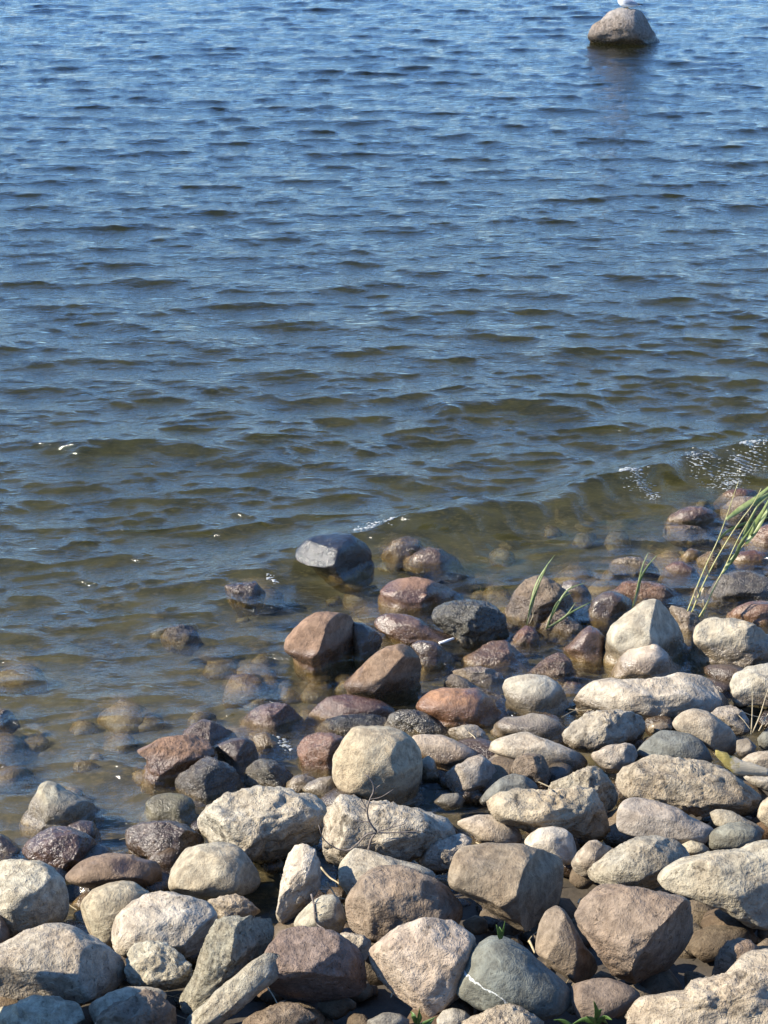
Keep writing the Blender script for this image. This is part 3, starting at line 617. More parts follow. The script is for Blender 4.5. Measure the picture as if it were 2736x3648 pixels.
('I', 'boulder', 'black block-shaped wet boulder sparkling on its left face', 'dark', 'x', 1.0, [(-0.47, 0.27, 0.84, 0.58), (0.80, -0.12, 0.58, 0.46), (-0.05, 0.86, 0.50, 0.62)], '268,445 280,370 340,310 430,280 540,270 630,275 720,330 772,390 765,460 700,530 620,570 550,560 480,525 400,495 320,475'),
('I', 'stone', 'wet brown stone awash right of the black block-shaped boulder', 'sienna', 's', .9, [RIGHT], '1005,435 1060,390 1140,360 1230,375 1290,420 1325,475 1250,500 1110,495 1050,475'),
('I', 'stone', 'golden stone drowned just behind the brown stone awash', 'gold', 's', .9, [], '860,395 900,320 1000,290 1080,315 1105,370 1030,430 940,445'),
('G', 'stone', 'low pale-topped stone behind the ragged brown stone', 'tan', 'a', .4, [TOP], '1300,800 1380,775 1480,770 1560,790 1605,830 1600,885 1550,915 1500,905 1440,885 1360,840'),
('K', 'stone', 'ragged brown stone barely breaking the surface left of the black boulder', 'dkbrown', 'r', 1.0, [], '1445,495 1560,480 1660,470 1705,540 1640,600 1560,605 1480,545'),
('K', 'stone', 'small lone brown stone poking out of the water left of centre', 'dkbrown', 'r', 1.0, [], '1065,805 1110,760 1180,745 1250,770 1275,815 1200,855 1110,840'),
('A', 'stone', 'dark stone breaking the surface at the left edge', 'dkbrown', 'r', 1.0, [], '-60,70 0,40 70,60 95,95 30,125 -40,115'),
('A', 'stone', 'black wet stone at the left edge beside the glistening reddish stone', 'dkbrown', 's', .9, [], '-60,910 0,850 60,890 125,955 100,1020 0,1035 -60,1010'),
# --- far out
('L', 'boulder', 'lone grey boulder far out in the water with a gull on top', 'far', 'k', .05, [(0.80, 0.1, 0.58, 0.62)], '335,500 370,400 420,295 480,285 540,250 600,170 700,130 800,115 900,125 1000,140 1070,180 1120,250 1170,330 1220,400 1260,480 1295,565 1180,615 1000,610 800,590 600,580 420,540'),
]

def polar_outline(pts):
    """(centre, function angle -> radius) of a star-shaped outline"""
    P = np.array(pts, float)
    x, y = P[:, 0], P[:, 1]
    x2, y2 = np.roll(x, -1), np.roll(y, -1)
    cr = x * y2 - x2 * y
    A = cr.sum() / 2
    c = np.array([((x + x2) * cr).sum(), ((y + y2) * cr).sum()]) / (6 * A)
    n = 180
    th = np.linspace(-math.pi, math.pi, n, endpoint=False)
    rad = np.zeros(n)
    for k, a in enumerate(th):
        d = np.array([math.cos(a), math.sin(a)])
        best = 0
        for i in range(len(P)):
            p, q = P[i] - c, P[(i + 1) % len(P)] - c
            e = q - p
            den = d[0] * e[1] - d[1] * e[0]
            if abs(den) < 1e-9: continue
            t = (p[0] * e[1] - p[1] * e[0]) / den
            s = (p[0] * d[1] - p[1] * d[0]) / den
            if t > 0 and -1e-6 <= s <= 1 + 1e-6: best = max(best, t)
        rad[k] = best
    ker = np.array([1, 2, 3, 2, 1.0]); ker /= ker.sum()
    rad = sum(w * np.roll(rad, j - 2) for j, w in enumerate(ker)) * 1.01
    return c, th, rad

KIND = {   # boxiness, number of random cuts, cut depth, low / middle / fine relief, pitting
    's': (0.86, 7, (0.78, 0.95), 0.045, 0.018, 0.006, 0.000, 0.050),
    'g': (0.82, 11, (0.72, 0.93), 0.055, 0.030, 0.014, 0.006, 0.025),
    'r': (0.86, 11, (0.70, 0.93), 0.085, 0.060, 0.032, 0.022, 0.020),
    'a': (0.72, 14, (0.64, 0.90), 0.050, 0.034, 0.013, 0.000, 0.012),
    'b': (0.86, 7, (0.78, 0.95), 0.050, 0.022, 0.008, 0.000, 0.030),
    'v': (0.86, 6, (0.82, 0.95), 0.035, 0.012, 0.005, 0.000, 0.050),
    'x': (0.62, 4, (0.86, 0.95), 0.030, 0.016, 0.010, 0.000, 0.012),
    'k': (0.84, 9, (0.76, 0.94), 0.060, 0.032, 0.022, 0.010, 0.030),
    'm': (0.82, 12, (0.70, 0.93), 0.075, 0.052, 0.030, 0.026, 0.020),
}

STONES = []          # (object, world vertices, faces) for finding surfaces later
def build_stone(idx, rec):
    tile, name, label, colour, kind, wet, cuts, outline = rec
    ox, oy = SURVEY[tile]
    sc = 450 / 1659 if tile == 'L' else 912 / 1659
    pts = [tuple(float(v) for v in s.split(',')) for s in outline.split()]
    pts = [(ox + x * sc, -(oy + y * sc)) for x, y in pts]           # picture axes with y up
    c, th, rad = polar_outline(pts)
    rng = np.random.default_rng(100 + idx)
    W = rad[np.abs(np.cos(th)) > 0.9].mean(); H = rad[np.abs(np.sin(th)) > 0.9].mean()
    size = math.sqrt(W * H)
    level = 5 if size > 95 or kind == 'x' else 4
    U, F = ico(level)
    box, ncut, cd, a0, a1, a2, a3, sf = KIND[kind]
    rho = np.hypot(U[:, 0], U[:, 1])
    ang = np.arctan2(U[:, 1], U[:, 0])
    rr = np.interp(ang, np.append(th, math.pi), np.append(rad, rad[0]))
    D = min(0.62 * H + 0.38 * W, 1.25 * H)
    sx = rho ** box
    px = np.stack([np.cos(ang) * sx * rr, np.sin(ang) * sx * rr, np.sign(U[:, 2]) * np.abs(U[:, 2]) ** box * D], 1)
    allc = list(cuts)
    for k in range(ncut):
        n = rng.normal(size=3); n[2] = abs(n[2]) + 0.35
        if k % 3 == 2: n[2] = -n[2]
        allc.append((*n, rng.uniform(*cd)))
    for nx, ny, nz, d in allc:
        n = np.array([nx, ny, nz]); n /= np.linalg.norm(n)
        s = px @ n
        lim = d * s.max()
        ex = s - lim
        soft = sf * s.max()
        ex = np.where(ex > soft, ex - soft / 2, np.where(ex > 0, ex * ex / (2 * soft), 0)) * 0.96
        px = px - ex[:, None] * n
    # relief in pixel units (the stone's own size)
    q = px / size
    nrm = px / np.array([W, H, D]) ** 2
    nrm /= np.linalg.norm(nrm, axis=1)[:, None] + 1e-9
    dsp = a0 * fbm(q * 1.6 + 7.7 * idx, idx, 2) + a1 * fbm(q * 5.0 + 3.1 * idx, idx + 40, 3, 0.6)
    dsp = dsp + a2 * fbm(q * 15.0, idx + 80, 2, 0.6)
    if kind in 'arm':                                       # old fractures
        g = noise3(q * np.array([1.5, 2.6, 1.9]) + 5.3 * idx, idx + 160)
        msk = np.clip(noise3(q * 1.3 + 2.9 * idx, idx + 170) * 3 + 0.5, 0, 1)
        dsp = dsp - 0.035 * msk * np.exp(-(g / 0.09) ** 2)
        dsp = dsp + 0.028 * np.tanh(noise3(q * 2.2 + 8.1 * idx, idx + 180) * 9)   # broken steps
    if a3:
        pit = noise3(q * 9.0 + 1.7 * idx, idx + 120)
        dsp = dsp - a3 * np.clip(pit - 0.15, 0, 1) * 6.0
    px = px + nrm * (dsp * size)[:, None]
    # bring the outline back to the surveyed one after the cutting
    ang = np.arctan2(px[:, 1], px[:, 0]); rr = np.hypot(px[:, 0], px[:, 1])
    nb = 48
    bi = np.clip(((ang + math.pi) / (2 * math.pi) * nb).astype(int), 0, nb - 1)
    cur = np.zeros(nb); np.maximum.at(cur, bi, rr)
    bc = (np.arange(nb) + 0.5) / nb * 2 * math.pi - math.pi
    want = np.interp(bc, np.append(th, math.pi), np.append(rad, rad[0]))
    f = np.clip(want / np.maximum(cur, 1e-6), 0.85, 1.45)
    f = (np.roll(f, 1) + 2 * f + np.roll(f, -1)) / 4
    bc3 = np.concatenate([bc - 2 * math.pi, bc, bc + 2 * math.pi]); f3 = np.tile(f, 3)
    px[:, :2] *= np.interp(ang, bc3, f3)[:, None]
    # set it down: slide along its line of sight until it rests on the ground
    d = cam_ray(c[0], -c[1])
    def at(t):
        k = t / FPX
        return CAM + d * t + (px[:, :1] * VR + px[:, 1:2] * VU - px[:, 2:3] * VF) * k
    def gap(t):
        V = at(t)
        i = V[:, 2].argmin()
        g = float(ground_z(CAM[0] + d[0] * t, CAM[1] + d[1] * t))
        hgt = V[:, 2].max() - V[:, 2].min()
        base = max(g, -0.055) - 0.07 * hgt
        return V[i, 2] - base
    lo, hi = 3.0, 60.0
    for _ in range(40):
        mid = (lo + hi) / 2
        if gap(mid) > 0: lo = mid
        else: hi = mid
    t = (lo + hi) / 2
    V = at(t)
    org = CAM + d * t
    # the part under water or in the ground goes on down
    zmin = V[:, 2].min()
    if zmin < -0.02 or tile == 'L':
        below = np.clip(0.0 - V[:, 2], 0, None)
        wide = 1 + 0.75 * np.clip((0.015 - V[:, 2]) / max(0.03, 0.015 - zmin), 0, 1)      # a broad foot under water
        V[:, :2] = org[:2] + (V[:, :2] - org[:2]) * wide[:, None]
        V[:, 2] -= below * 1.6
    o = fast_mesh(name, V - org, F, MATS[kind])
    o.location = org
    col = np.array(COL[colour]) * 0.94 * rng.uniform(0.93, 1.07) * rng.uniform(0.97, 1.03, 3)
    o.color = (*col, wet)
    tag(o, label, 'rock')
    STONES.append((o, V, F, (c[0] - 1.5 * W, c[0] + 1.5 * W, -c[1] - 1.6 * H, -c[1] + 1.6 * H)))
    return o

def build_ground():
    ys = np.concatenate([np.linspace(-6, 3, 20), np.linspace(3.2, 16, 170), np.linspace(16.3, 45, 90), np.linspace(47, 400, 30)])
    xs = np.concatenate([np.linspace(-250, -13, 20), np.linspace(-12, -4, 40), np.linspace(-3.9, 3.9, 130), np.linspace(4, 12, 40), np.linspace(13, 250, 20)])
    X, Y = np.meshgrid(xs, ys)
    Z = bed_z(X, Y)
    P = np.stack([X.ravel(), Y.ravel(), np.zeros(X.size)], 1)
    Z = Z.ravel() + 0.035 * fbm(P * 1.7, 5, 3) + 0.015 * fbm(P * 6, 9, 2)
    V = np.stack([X.ravel(), Y.ravel(), Z], 1)
    nx, ny = len(xs), len(ys)
    i = np.arange(nx * ny).reshape(ny, nx)
    F = np.stack([i[:-1, :-1].ravel(), i[:-1, 1:].ravel(), i[1:, 1:].ravel(), i[1:, :-1].ravel()], 1)
    o = fast_mesh('ground', V, F, M_GROUND)
    tag(o, kind='structure')
build_ground()

stones = [build_stone(i, r) for i, r in enumerate(ROCKS)]

def surface(px, py):
    """first stone hit by the line of sight through a picture point"""
    d = cam_ray(px, py); o = Vector(CAM); dv = Vector(d).normalized()
    best, who = None, None
    for ob, V, F, bb in STONES:
        if not (bb[0] < px < bb[1] and bb[2] < py < bb[3]): continue
        key = ob.name
        if key not in _bvh:
            _bvh[key] = BVHTree.FromPolygons([tuple(v) for v in V], [tuple(int(k) for k in f) for f in F])
        loc, n, i, dist = _bvh[key].ray_cast(o, dv)
        if loc is not None and (best is None or dist < best[1]): best, who = (loc, dist), ob
    return (None if best is None else np.array(best[0])), who
_bvh = {}

def rubble(name, label, cat, spots, level, seed, colours, kind, wet):
    """many stones nobody could count, one mesh"""
    rng = np.random.default_rng(seed)
    U, F = ico(level)
    VV, FF = [], []
    for k, (x, y, z, r) in enumerate(spots):
        s = np.array([rng.uniform(.8, 1.25), rng.uniform(.75, 1.1), rng.uniform(.55, .85)]) * r
        V = U.copy()
        for c in range(9):
            n = rng.normal(size=3); n /= np.linalg.norm(n)
            e = np.clip(V @ n - rng.uniform(.58, .90), 0, None)
            V = V - e[:, None] * n
        V = V * (1 + 0.10 * fbm(U * 1.8 + 9.3 * k, seed + k, 2))[:, None] * s
        a = rng.uniform(0, 6.28)
        V = np.stack([V[:, 0] * math.cos(a) - V[:, 1] * math.sin(a), V[:, 0] * math.sin(a) + V[:, 1] * math.cos(a), V[:, 2]], 1)
        VV.append(V + np.array([x, y, z])); FF.append(F + k * len(U))
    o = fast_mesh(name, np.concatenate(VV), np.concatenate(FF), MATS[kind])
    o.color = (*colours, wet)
    tag(o, label, cat, kind='stuff')
    return o
# ------------------------------------------------------------------ stones too many to count
rng = np.random.default_rng(7)
def in_frame(x, y, z, m=0):
    v = np.array([x, y, z]) - CAM
    dep = v @ VF
    if dep < 0.5: return False
    u = v @ VR / dep * FPX + PW / 2; w = PH / 2 - v @ VU / dep * FPX
    return -m < u < PW + m and -m < w < PH + m
sp = []
while len(sp) < 1050:                                 # cobbles in the gaps of the bank
    x, y = rng.uniform(-3.2, 3.2), rng.uniform(5.0, 13.5)
    s = shore_dist(x, y)
    if s < 0.3 or s > 6: continue
    r = rng.uniform(0.025, 0.075) if rng.uniform() < 0.7 else rng.uniform(0.07, 0.15)
    sp.append((x, y, float(bed_z(x, y)) + rng.uniform(0.0, 0.09) + 0.1 * r, r))
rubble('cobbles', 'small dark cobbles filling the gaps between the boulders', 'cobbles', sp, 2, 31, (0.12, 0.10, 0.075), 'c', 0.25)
sp = []
while len(sp) < 215:                                 # cobbles on the lake bed
    x, y = rng.uniform(-4.5, 4.5), rng.uniform(8.0, 19)
    s = shore_dist(x, y)
    if s > -0.05 or s < -2.6 or rng.uniform() < (-s / 2.7): continue
    r = rng.uniform(0.04, 0.17)
    z = float(ground_z(x, y)) + 0.15 * r
    if z + 0.6 * r > -0.03: continue
    sp.append((x, y, z, r))
rubble('bed_cobbles', 'algae-covered cobbles on the lake bed seen through shallow water', 'cobbles', sp, 2, 77, (0.18, 0.125, 0.050), 'c', 0.0)
sp = []
while len(sp) < 470:                                 # the bank going on outside the picture
    x, y = rng.uniform(-7.5, 7.5), rng.uniform(2.5, 17)
    s = shore_dist(x, y)
    if s < -0.3 or s > 7.5: continue
    r = rng.uniform(0.11, 0.27)
    g = float(ground_z(x, y))
    if any(in_frame(x + a, y + b, g + c) for a in (-1.15 * r, 1.15 * r) for b in (-r, r) for c in (0, 1.0 * r)): continue
    sp.append((x, y, g + 0.45 * r, r))
p0 = on_plane(-560, 3600, 0.5)
sp.append((p0[0], p0[1], 0.74, 0.36))                 # a big one just left of the picture throws its shadow in
rubble('bank_boulders', 'boulders of the bank going on beyond the edges of the picture', 'boulders', sp, 3, 55, (0.25, 0.22, 0.175), 'c', 0.0)

# ------------------------------------------------------------------ water
RIDGES = [  # little waves running up the beach: picture points along the crest, height, width
    ([(1400, 2010), (1700, 1900), (2000, 1835), (2250, 1745), (2480, 1680), (2736, 1640), (2950, 1600)], 0.15, 0.15),
    ([(820, 2110), (1000, 2010), (1250, 1925), (1480, 1900), (1640, 1880), (1800, 1850)], 0.06, 0.16),
    ([(1520, 1470), (1680, 1440), (1760, 1425), (1900, 1450), (2150, 1480)], 0.045, 0.18),
    ([(200, 1640), (420, 1590), (640, 1600), (900, 1620), (1080, 1640)], 0.045, 0.20),
    ([(600, 2280), (760, 2190), (860, 2080)], 0.03, 0.12),
]
def wave_field(X, Y):
    """heights and sideways shifts of the surface"""
    r = np.random.default_rng(2024)
    s = -shore_dist(X, Y)
    near = 0.66 + 1.15 * np.exp(-(np.clip(s - 2.2, 0, None) / 2.6) ** 2)
    calm = (0.42 + 0.58 / (1 + np.exp(-(s - 1.8) * 1.3))) * near
    calm_s = (0.85 + 0.15 / (1 + np.exp(-(s - 0.7) * 2.0))) * near
    P = np.stack([X.ravel() * 0.35, Y.ravel() * 0.5, np.zeros(X.size)], 1)
    gust = (1.0 + 0.8 * noise3(P, 3)).reshape(X.shape)
    gust2 = (1.0 + 0.7 * noise3(P * 2.7 + 5, 8)).reshape(X.shape)
    Zs = np.zeros_like(X); DX = np.zeros_like(X); DY = np.zeros_like(X)
    N = 90
    for k in range(N):
        u = (k + r.uniform()) / N
        lam = 0.10 * (1.35 / 0.10) ** u
        spread = 0.85 if lam < 0.4 else 0.60
        a = R(-97 + (26 if k % 3 == 0 else -22 if k % 3 == 1 else 0)) + r.normal() * spread * 0.8                    # they run towards the camera
        kx, ky = math.cos(a) * 2 * math.pi / lam, math.sin(a) * 2 * math.pi / lam
        slope = 0.0215 * (1.15 if lam < 0.3 else 1.0 if lam < 0.75 else 0.75 / lam)
        amp = slope * lam / (2 * math.pi) * r.uniform(0.6, 1.4)
        ph = kx * X + ky * Y + r.uniform(0, 6.283)
        g = (gust * calm) if lam > 0.45 else (gust2 * calm_s)
        Zs += amp * g * np.cos(ph)
        kk = math.hypot(kx, ky)
        DX -= 0.9 * amp * g * kx / kk * np.sin(ph)
        DY -= 0.9 * amp * g * ky / kk * np.sin(ph)
    DY -= 2.4 * Zs                                          # crests lean forward: steep fronts, long backs
    for pts, h, w in RIDGES:
        L = np.array([on_plane(*p)[:2] for p in pts])
        best = np.full(X.shape, 1e9); side = np.zeros_like(X); along = np.zeros_like(X)
        tot = 0
        for p, q in zip(L[:-1], L[1:]):
            e = q - p; ln = np.hypot(*e); e = e / ln
            t = np.clip((X - p[0]) * e[0] + (Y - p[1]) * e[1], 0, ln)
            dx, dy = X - p[0] - t * e[0], Y - p[1] - t * e[1]
            dist = np.hypot(dx, dy)
            m = dist < best
            best = np.where(m, dist, best); side = np.where(m, np.sign(dy), side); along = np.where(m, tot + t, along)
            tot += ln
        wd = np.where(side > 0, w * 2.0, w * 0.85)          # steep in front, gentle behind
        fade = np.clip(along / (0.1 * tot), 0, 1) * np.clip((tot - along) / (0.1 * tot), 0, 1)
        wob = 1 + 0.3 * noise3(np.stack([X.ravel() * 2.3, Y.ravel() * 2.3, np.zeros(X.size)], 1), 12).reshape(X.shape)
        Zs += h * fade * wob * np.exp(-(best / wd) ** 2)
    return Zs, DX, DY

WATER_V = []
def build_water():
    half = 0.30                                              # half width of the finely divided part per metre of distance
    ys = [7.0]
    while ys[-1] < 48: ys.append(ys[-1] + 0.0135 * (ys[-1] / 9.0) ** 1.55)
    ys = np.array(ys); nf = len(ys)
    ys = np.concatenate([ys, np.geomspace(49, 420, 40)])
    u = np.concatenate([-np.geomspace(20, 1.04, 24), np.linspace(-1, 1, 620), np.geomspace(1.04, 20, 24)])
    Y = np.repeat(ys[:, None], len(u), 1)
    X = u[None, :] * half * ys[:, None]
    Zs, DX, DY = wave_field(X, Y)
    far = np.clip((ys - 40) / 12, 0, 1)[:, None]
    side = np.clip((np.abs(u) - 1) / 1.5, 0, 1)[None, :]
    k = (1 - 0.85 * far) * (1 - side)
    Zs *= k; DX *= k; DY *= k
    V = np.stack([(X + DX).ravel(), (Y + DY).ravel(), Zs.ravel()], 1)
    ny, nx = X.shape
    i = np.arange(nx * ny).reshape(ny, nx)
    F = np.stack([i[:-1, :-1].ravel(), i[:-1, 1:].ravel(), i[1:, 1:].ravel(), i[1:, :-1].ravel()], 1)
    # close it below so that it is a body of water
    ring = np.concatenate([i[0, :], i[1:, -1], i[-1, -2::-1], i[-2:0:-1, 0]])
    low = V[ring].copy(); low[:, 2] = -9.0
    n0 = len(V); m = len(ring)
    V = np.concatenate([V, low, [[0, 200, -9.0]]])
    j = np.arange(m); jn = (j + 1) % m
    side_f = np.stack([ring[j], n0 + j, n0 + jn, ring[jn]], 1)
    bot = np.stack([n0 + j, np.full(m, n0 + m), np.full(m, n0 + m), n0 + jn], 1)
    me = bpy.data.meshes.new('water')
    F4 = np.concatenate([F, side_f])
    T3 = np.stack([n0 + j, np.full(m, n0 + m), n0 + jn], 1)
    loops = np.concatenate([F4.ravel(), T3.ravel()])
    starts = np.concatenate([np.arange(0, len(F4) * 4, 4), len(F4) * 4 + np.arange(0, m * 3, 3)])
    totals = np.concatenate([np.full(len(F4), 4), np.full(m, 3)])
    me.vertices.add(len(V)); me.vertices.foreach_set('co', V.astype(np.float32).ravel())
    me.loops.add(len(loops)); me.loops.foreach_set('vertex_index', loops.astype(np.int32))
    me.polygons.add(len(totals)); me.polygons.foreach_set('loop_start', starts.astype(np.int32)); me.polygons.foreach_set('loop_total', totals.astype(np.int32))
    me.update(calc_edges=True); me.validate()
    sm = np.ones(len(me.polygons), dtype=bool); sm[len(F):] = False
    me.polygons.foreach_set('use_smooth', sm)
    me.materials.append(M_WATER)
    o = bpy.data.objects.new('water', me)
    scene.collection.objects.link(o)
    tag(o, kind='structure')
    WATER_V.append(V[:nx * nf])
    return o
build_water()
# ------------------------------------------------------------------ small things
def T(tile, x, y):
    ox, oy = SURVEY[tile]
    return ox + x * 912 / 1659, oy + y * 912 / 1659

def smooth_line(P, n):
    """Catmull-Rom through the points"""
    P = np.asarray(P, float)
    if len(P) == 2: return np.linspace(P[0], P[1], n)
    Q = np.concatenate([[2 * P[0] - P[1]], P, [2 * P[-1] - P[-2]]])
    out = []
    for t in np.linspace(0, len(P) - 1, n):
        i = min(int(t), len(P) - 2); f = t - i
        a, b, c, d = Q[i], Q[i + 1], Q[i + 2], Q[i + 3]
        out.append(0.5 * (2 * b + (c - a) * f + (2 * a - 5 * b + 4 * c - d) * f * f + (3 * b - a - 3 * c + d) * f ** 3))
    return np.array(out)

def tube(name, L, r0, r1, mat, parent=None, sides=6, knobs=0.0):
    L = np.asarray(L, float); n = len(L)
    tan = np.gradient(L, axis=0); tan /= np.linalg.norm(tan, axis=1)[:, None] + 1e-9
    V, F = [], []
    ref = np.array([0.31, 0.87, 0.37])
    for i in range(n):
        a = np.cross(tan[i], ref); a /= np.linalg.norm(a); b = np.cross(tan[i], a)
        r = r0 + (r1 - r0) * i / (n - 1)
        r *= 1 + knobs * math.sin(i * 2.3)
        for k in range(sides):
            an = 2 * math.pi * k / sides
            V.append(L[i] + r * (math.cos(an) * a + math.sin(an) * b))
    for i in range(n - 1):
        for k in range(sides):
            k2 = (k + 1) % sides
            F.append((i * sides + k, i * sides + k2, (i + 1) * sides + k2, (i + 1) * sides + k))
    F.append(tuple(range(sides))[::-1]); F.append(tuple((n - 1) * sides + k for k in range(sides)))
    return mesh_obj(name, V, F, mat, parent)

def blade(name, L, width, mat, parent=None, fold=0.35, twist=0.5, seed=0):
    """a grass leaf: widest in its lower third, folded along the midrib, slowly twisting, with real thickness"""
    L = np.asarray(L, float); n = len(L)
    tan = np.gradient(L, axis=0); tan /= np.linalg.norm(tan, axis=1)[:, None] + 1e-9
    V, F = [], []
    rs = random.Random(seed); a0 = rs.uniform(-0.5, 0.5)
    for i in range(n):
        u = i / (n - 1)
        w = width * (0.45 + 0.55 * math.sin(min(u / 0.35, 1) * math.pi / 2)) * (1 - max(0, u - 0.35) / 0.65) ** 0.75 + 0.0004
        s = np.cross(tan[i], [0, -1, 0.2]); s /= np.linalg.norm(s) + 1e-9
        f = np.cross(s, tan[i])
        an = a0 + twist * u
        sd = math.cos(an) * s + math.sin(an) * f; nd = -math.sin(an) * s + math.cos(an) * f
        th = 0.0005
        V += [L[i] + sd * w / 2 + nd * fold * w / 2, L[i] + nd * th, L[i] - sd * w / 2 + nd * fold * w / 2,
              L[i] - sd * w / 2 + nd * (fold * w / 2 - th), L[i] - nd * th, L[i] + sd * w / 2 + nd * (fold * w / 2 - th)]
    for i in range(n - 1):
        for k in range(6):
            k2 = (k + 1) % 6
            F.append((i * 6 + k, i * 6 + k2, (i + 1) * 6 + k2, (i + 1) * 6 + k))
    F.append((5, 4, 3, 2, 1, 0)); F.append(tuple((n - 1) * 6 + k for k in range(6)))
    return mesh_obj(name, V, F, mat, parent)

def root(name, loc, label, cat):
    e = bpy.data.objects.new(name, None)
    scene.collection.objects.link(e)
    e.location = loc; e.empty_display_size = 0.05
    return tag(e, label, cat)

def upright(pts, y0, base, lean=None, n=14):
    """picture points -> a line standing at distance y0, leaning towards or away from the camera, relative to base"""
    out = []
    for k, (px, py) in enumerate(pts):
        y = y0 + (0 if lean is None else lean * k / max(1, len(pts) - 1))
        d = cam_ray(px, py)
        out.append(CAM + d * (y / d[1]) - base)
    return smooth_line(out, n)

def Z(x, y):            # the enlarged view of the reeds
    return 2400 + x * 336 / 1239, 1650 + y * 336 / 1239

# tall reeds on the right
bx = T('H', 1215, 470); hit, who = surface(*bx)
b = on_plane(*bx, 0.06) if hit is None else hit
e = root('reed_clump', b, 'tall green reeds leaning right at the edge of the picture', 'reeds')
y0 = b[1]
for k, (pts, r) in enumerate([
    ([(165, 1990), (300, 1640), (430, 1330), (580, 1010), (690, 710), (850, 240)], 0.0040),
    ([(225, 1990), (390, 1590), (600, 1190), (830, 820), (1040, 540), (1150, 330)], 0.0042),
    ([(330, 2030), (420, 1870), (560, 1580), (690, 1330), (860, 970), (1100, 560)], 0.0050),
    ([(370, 2020), (470, 1770), (580, 1540), (740, 1290), (980, 1000)], 0.0048)]):
    tube('stem', upright([Z(*p) for p in pts], y0, b, [0.10, -0.05, 0.0, 0.12][k], 26), r, r * 0.35, M_STEM, e)
for k, (pts, w, ln) in enumerate([
    ([(690, 740), (860, 620), (1060, 480), (1239, 330), (1400, 170)], 0.032, 0.20),
    ([(580, 1015), (680, 910), (830, 830), (1030, 760), (1239, 715), (1350, 700)], 0.016, 0.16),
    ([(950, 1060), (1090, 870), (1239, 620), (1340, 430)], 0.030, 0.05),
    ([(740, 1330), (820, 1200), (880, 1060), (1000, 880), (1070, 740)], 0.022, -0.05),
    ([(870, 1070), (950, 880), (1030, 700), (1110, 560), (1260, 420)], 0.020, 0.10),
    ([(640, 1450), (720, 1330), (800, 1210), (890, 1100)], 0.018, 0.05),
    ([(980, 1000), (1100, 760), (1180, 620), (1300, 380)], 0.026, -0.1),
    ([(1040, 560), (1130, 480), (1250, 400), (1400, 330)], 0.024, 0.1)]):
    blade('leaf', upright([Z(*p) for p in pts], y0 - 0.01 * (k % 3), b, ln, 16), w, M_LEAF, e, seed=k)
for k, pts in enumerate([[(265, 1740), (300, 1640), (335, 1730), (310, 1800)], [(270, 1745), (320, 1800), (385, 1815)], [(345, 1760), (370, 1690), (400, 1640), (400, 1760)],
                         [(430, 1330), (435, 1420), (470, 1510)], [(262, 1925), (290, 1970), (325, 2015)], [(385, 1790), (395, 1850), (400, 1890)]]):
    blade('dry_sheath', upright([Z(*p) for p in pts], y0 - 0.015, b, 0.0, 10), 0.012, M_STRAW, e, seed=50 + k)

# grass blades in front of the rough tan boulder
bx = T('H', 100, 505); b = on_plane(*bx, 0.02); b[1] -= 0.0
e = root('grass_tuft', b, 'slender green grass rising in front of the rough tan boulder', 'grass')
for k, (pts, w, m, ln) in enumerate([
    ([(95, 505), (130, 330), (160, 230), (210, 140), (280, 45)], 0.010, M_LEAF, 0.12),
    ([(100, 500), (145, 320), (185, 210), (225, 110)], 0.012, M_LEAF, 0.05),
    ([(95, 500), (115, 400), (150, 300), (205, 170), (240, 90)], 0.009, M_LEAF, 0.0),
    ([(100, 505), (120, 420), (140, 300)], 0.007, M_STRAW, 0.0),
    ([(110, 500), (135, 440), (132, 390)], 0.006, M_STRAW, 0.0)]):
    blade('leaf', upright([T('H', *p) for p in pts], b[1], b, ln, 14), w, m, e, seed=70 + k)
bx = T('H', 215, 530); b = on_plane(*bx, 0.04)
e = root('grass_tuft', b, 'low spreading grass bent to the right over the brown broken stone', 'grass')
for k, (pts, w, m, ln) in enumerate([
    ([(215, 530), (300, 480), (370, 430), (440, 390), (520, 350)], 0.013, M_LEAF, 0.06),
    ([(220, 525), (260, 440), (340, 300), (400, 255), (485, 228)], 0.012, M_LEAF, 0.12),
    ([(225, 525), (280, 380), (330, 325), (395, 290)], 0.011, M_LEAF, 0.10),
    ([(218, 528), (235, 470), (255, 425)], 0.006, M_STRAW, 0.0),
    ([(300, 480), (360, 430), (415, 352)], 0.007, M_LEAF, 0.04)]):
    blade('leaf', upright([T('H', *p) for p in pts], b[1], b, ln, 14), w, m, e, seed=80 + k)
bx = T('H', 780, 395); hit, who = surface(*bx); b = on_plane(*bx, 0.05)
e = root('grass_tuft', b, 'short green grass tuft behind the light grey pointed boulder', 'grass')
for k, (pts, w, m, ln) in enumerate([
    ([(780, 395), (810, 290), (825, 210), (850, 110), (885, 28)], 0.014, M_LEAF, 0.1),
    ([(783, 390), (815, 280), (835, 200), (880, 120), (950, 40)], 0.016, M_LEAF, 0.0),
    ([(785, 390), (805, 330), (825, 260), (822, 200)], 0.009, M_STRAW, 0.0)]):
    blade('leaf', upright([T('H', *p) for p in pts], b[1], b, ln, 14), w, m, e, seed=90 + k)

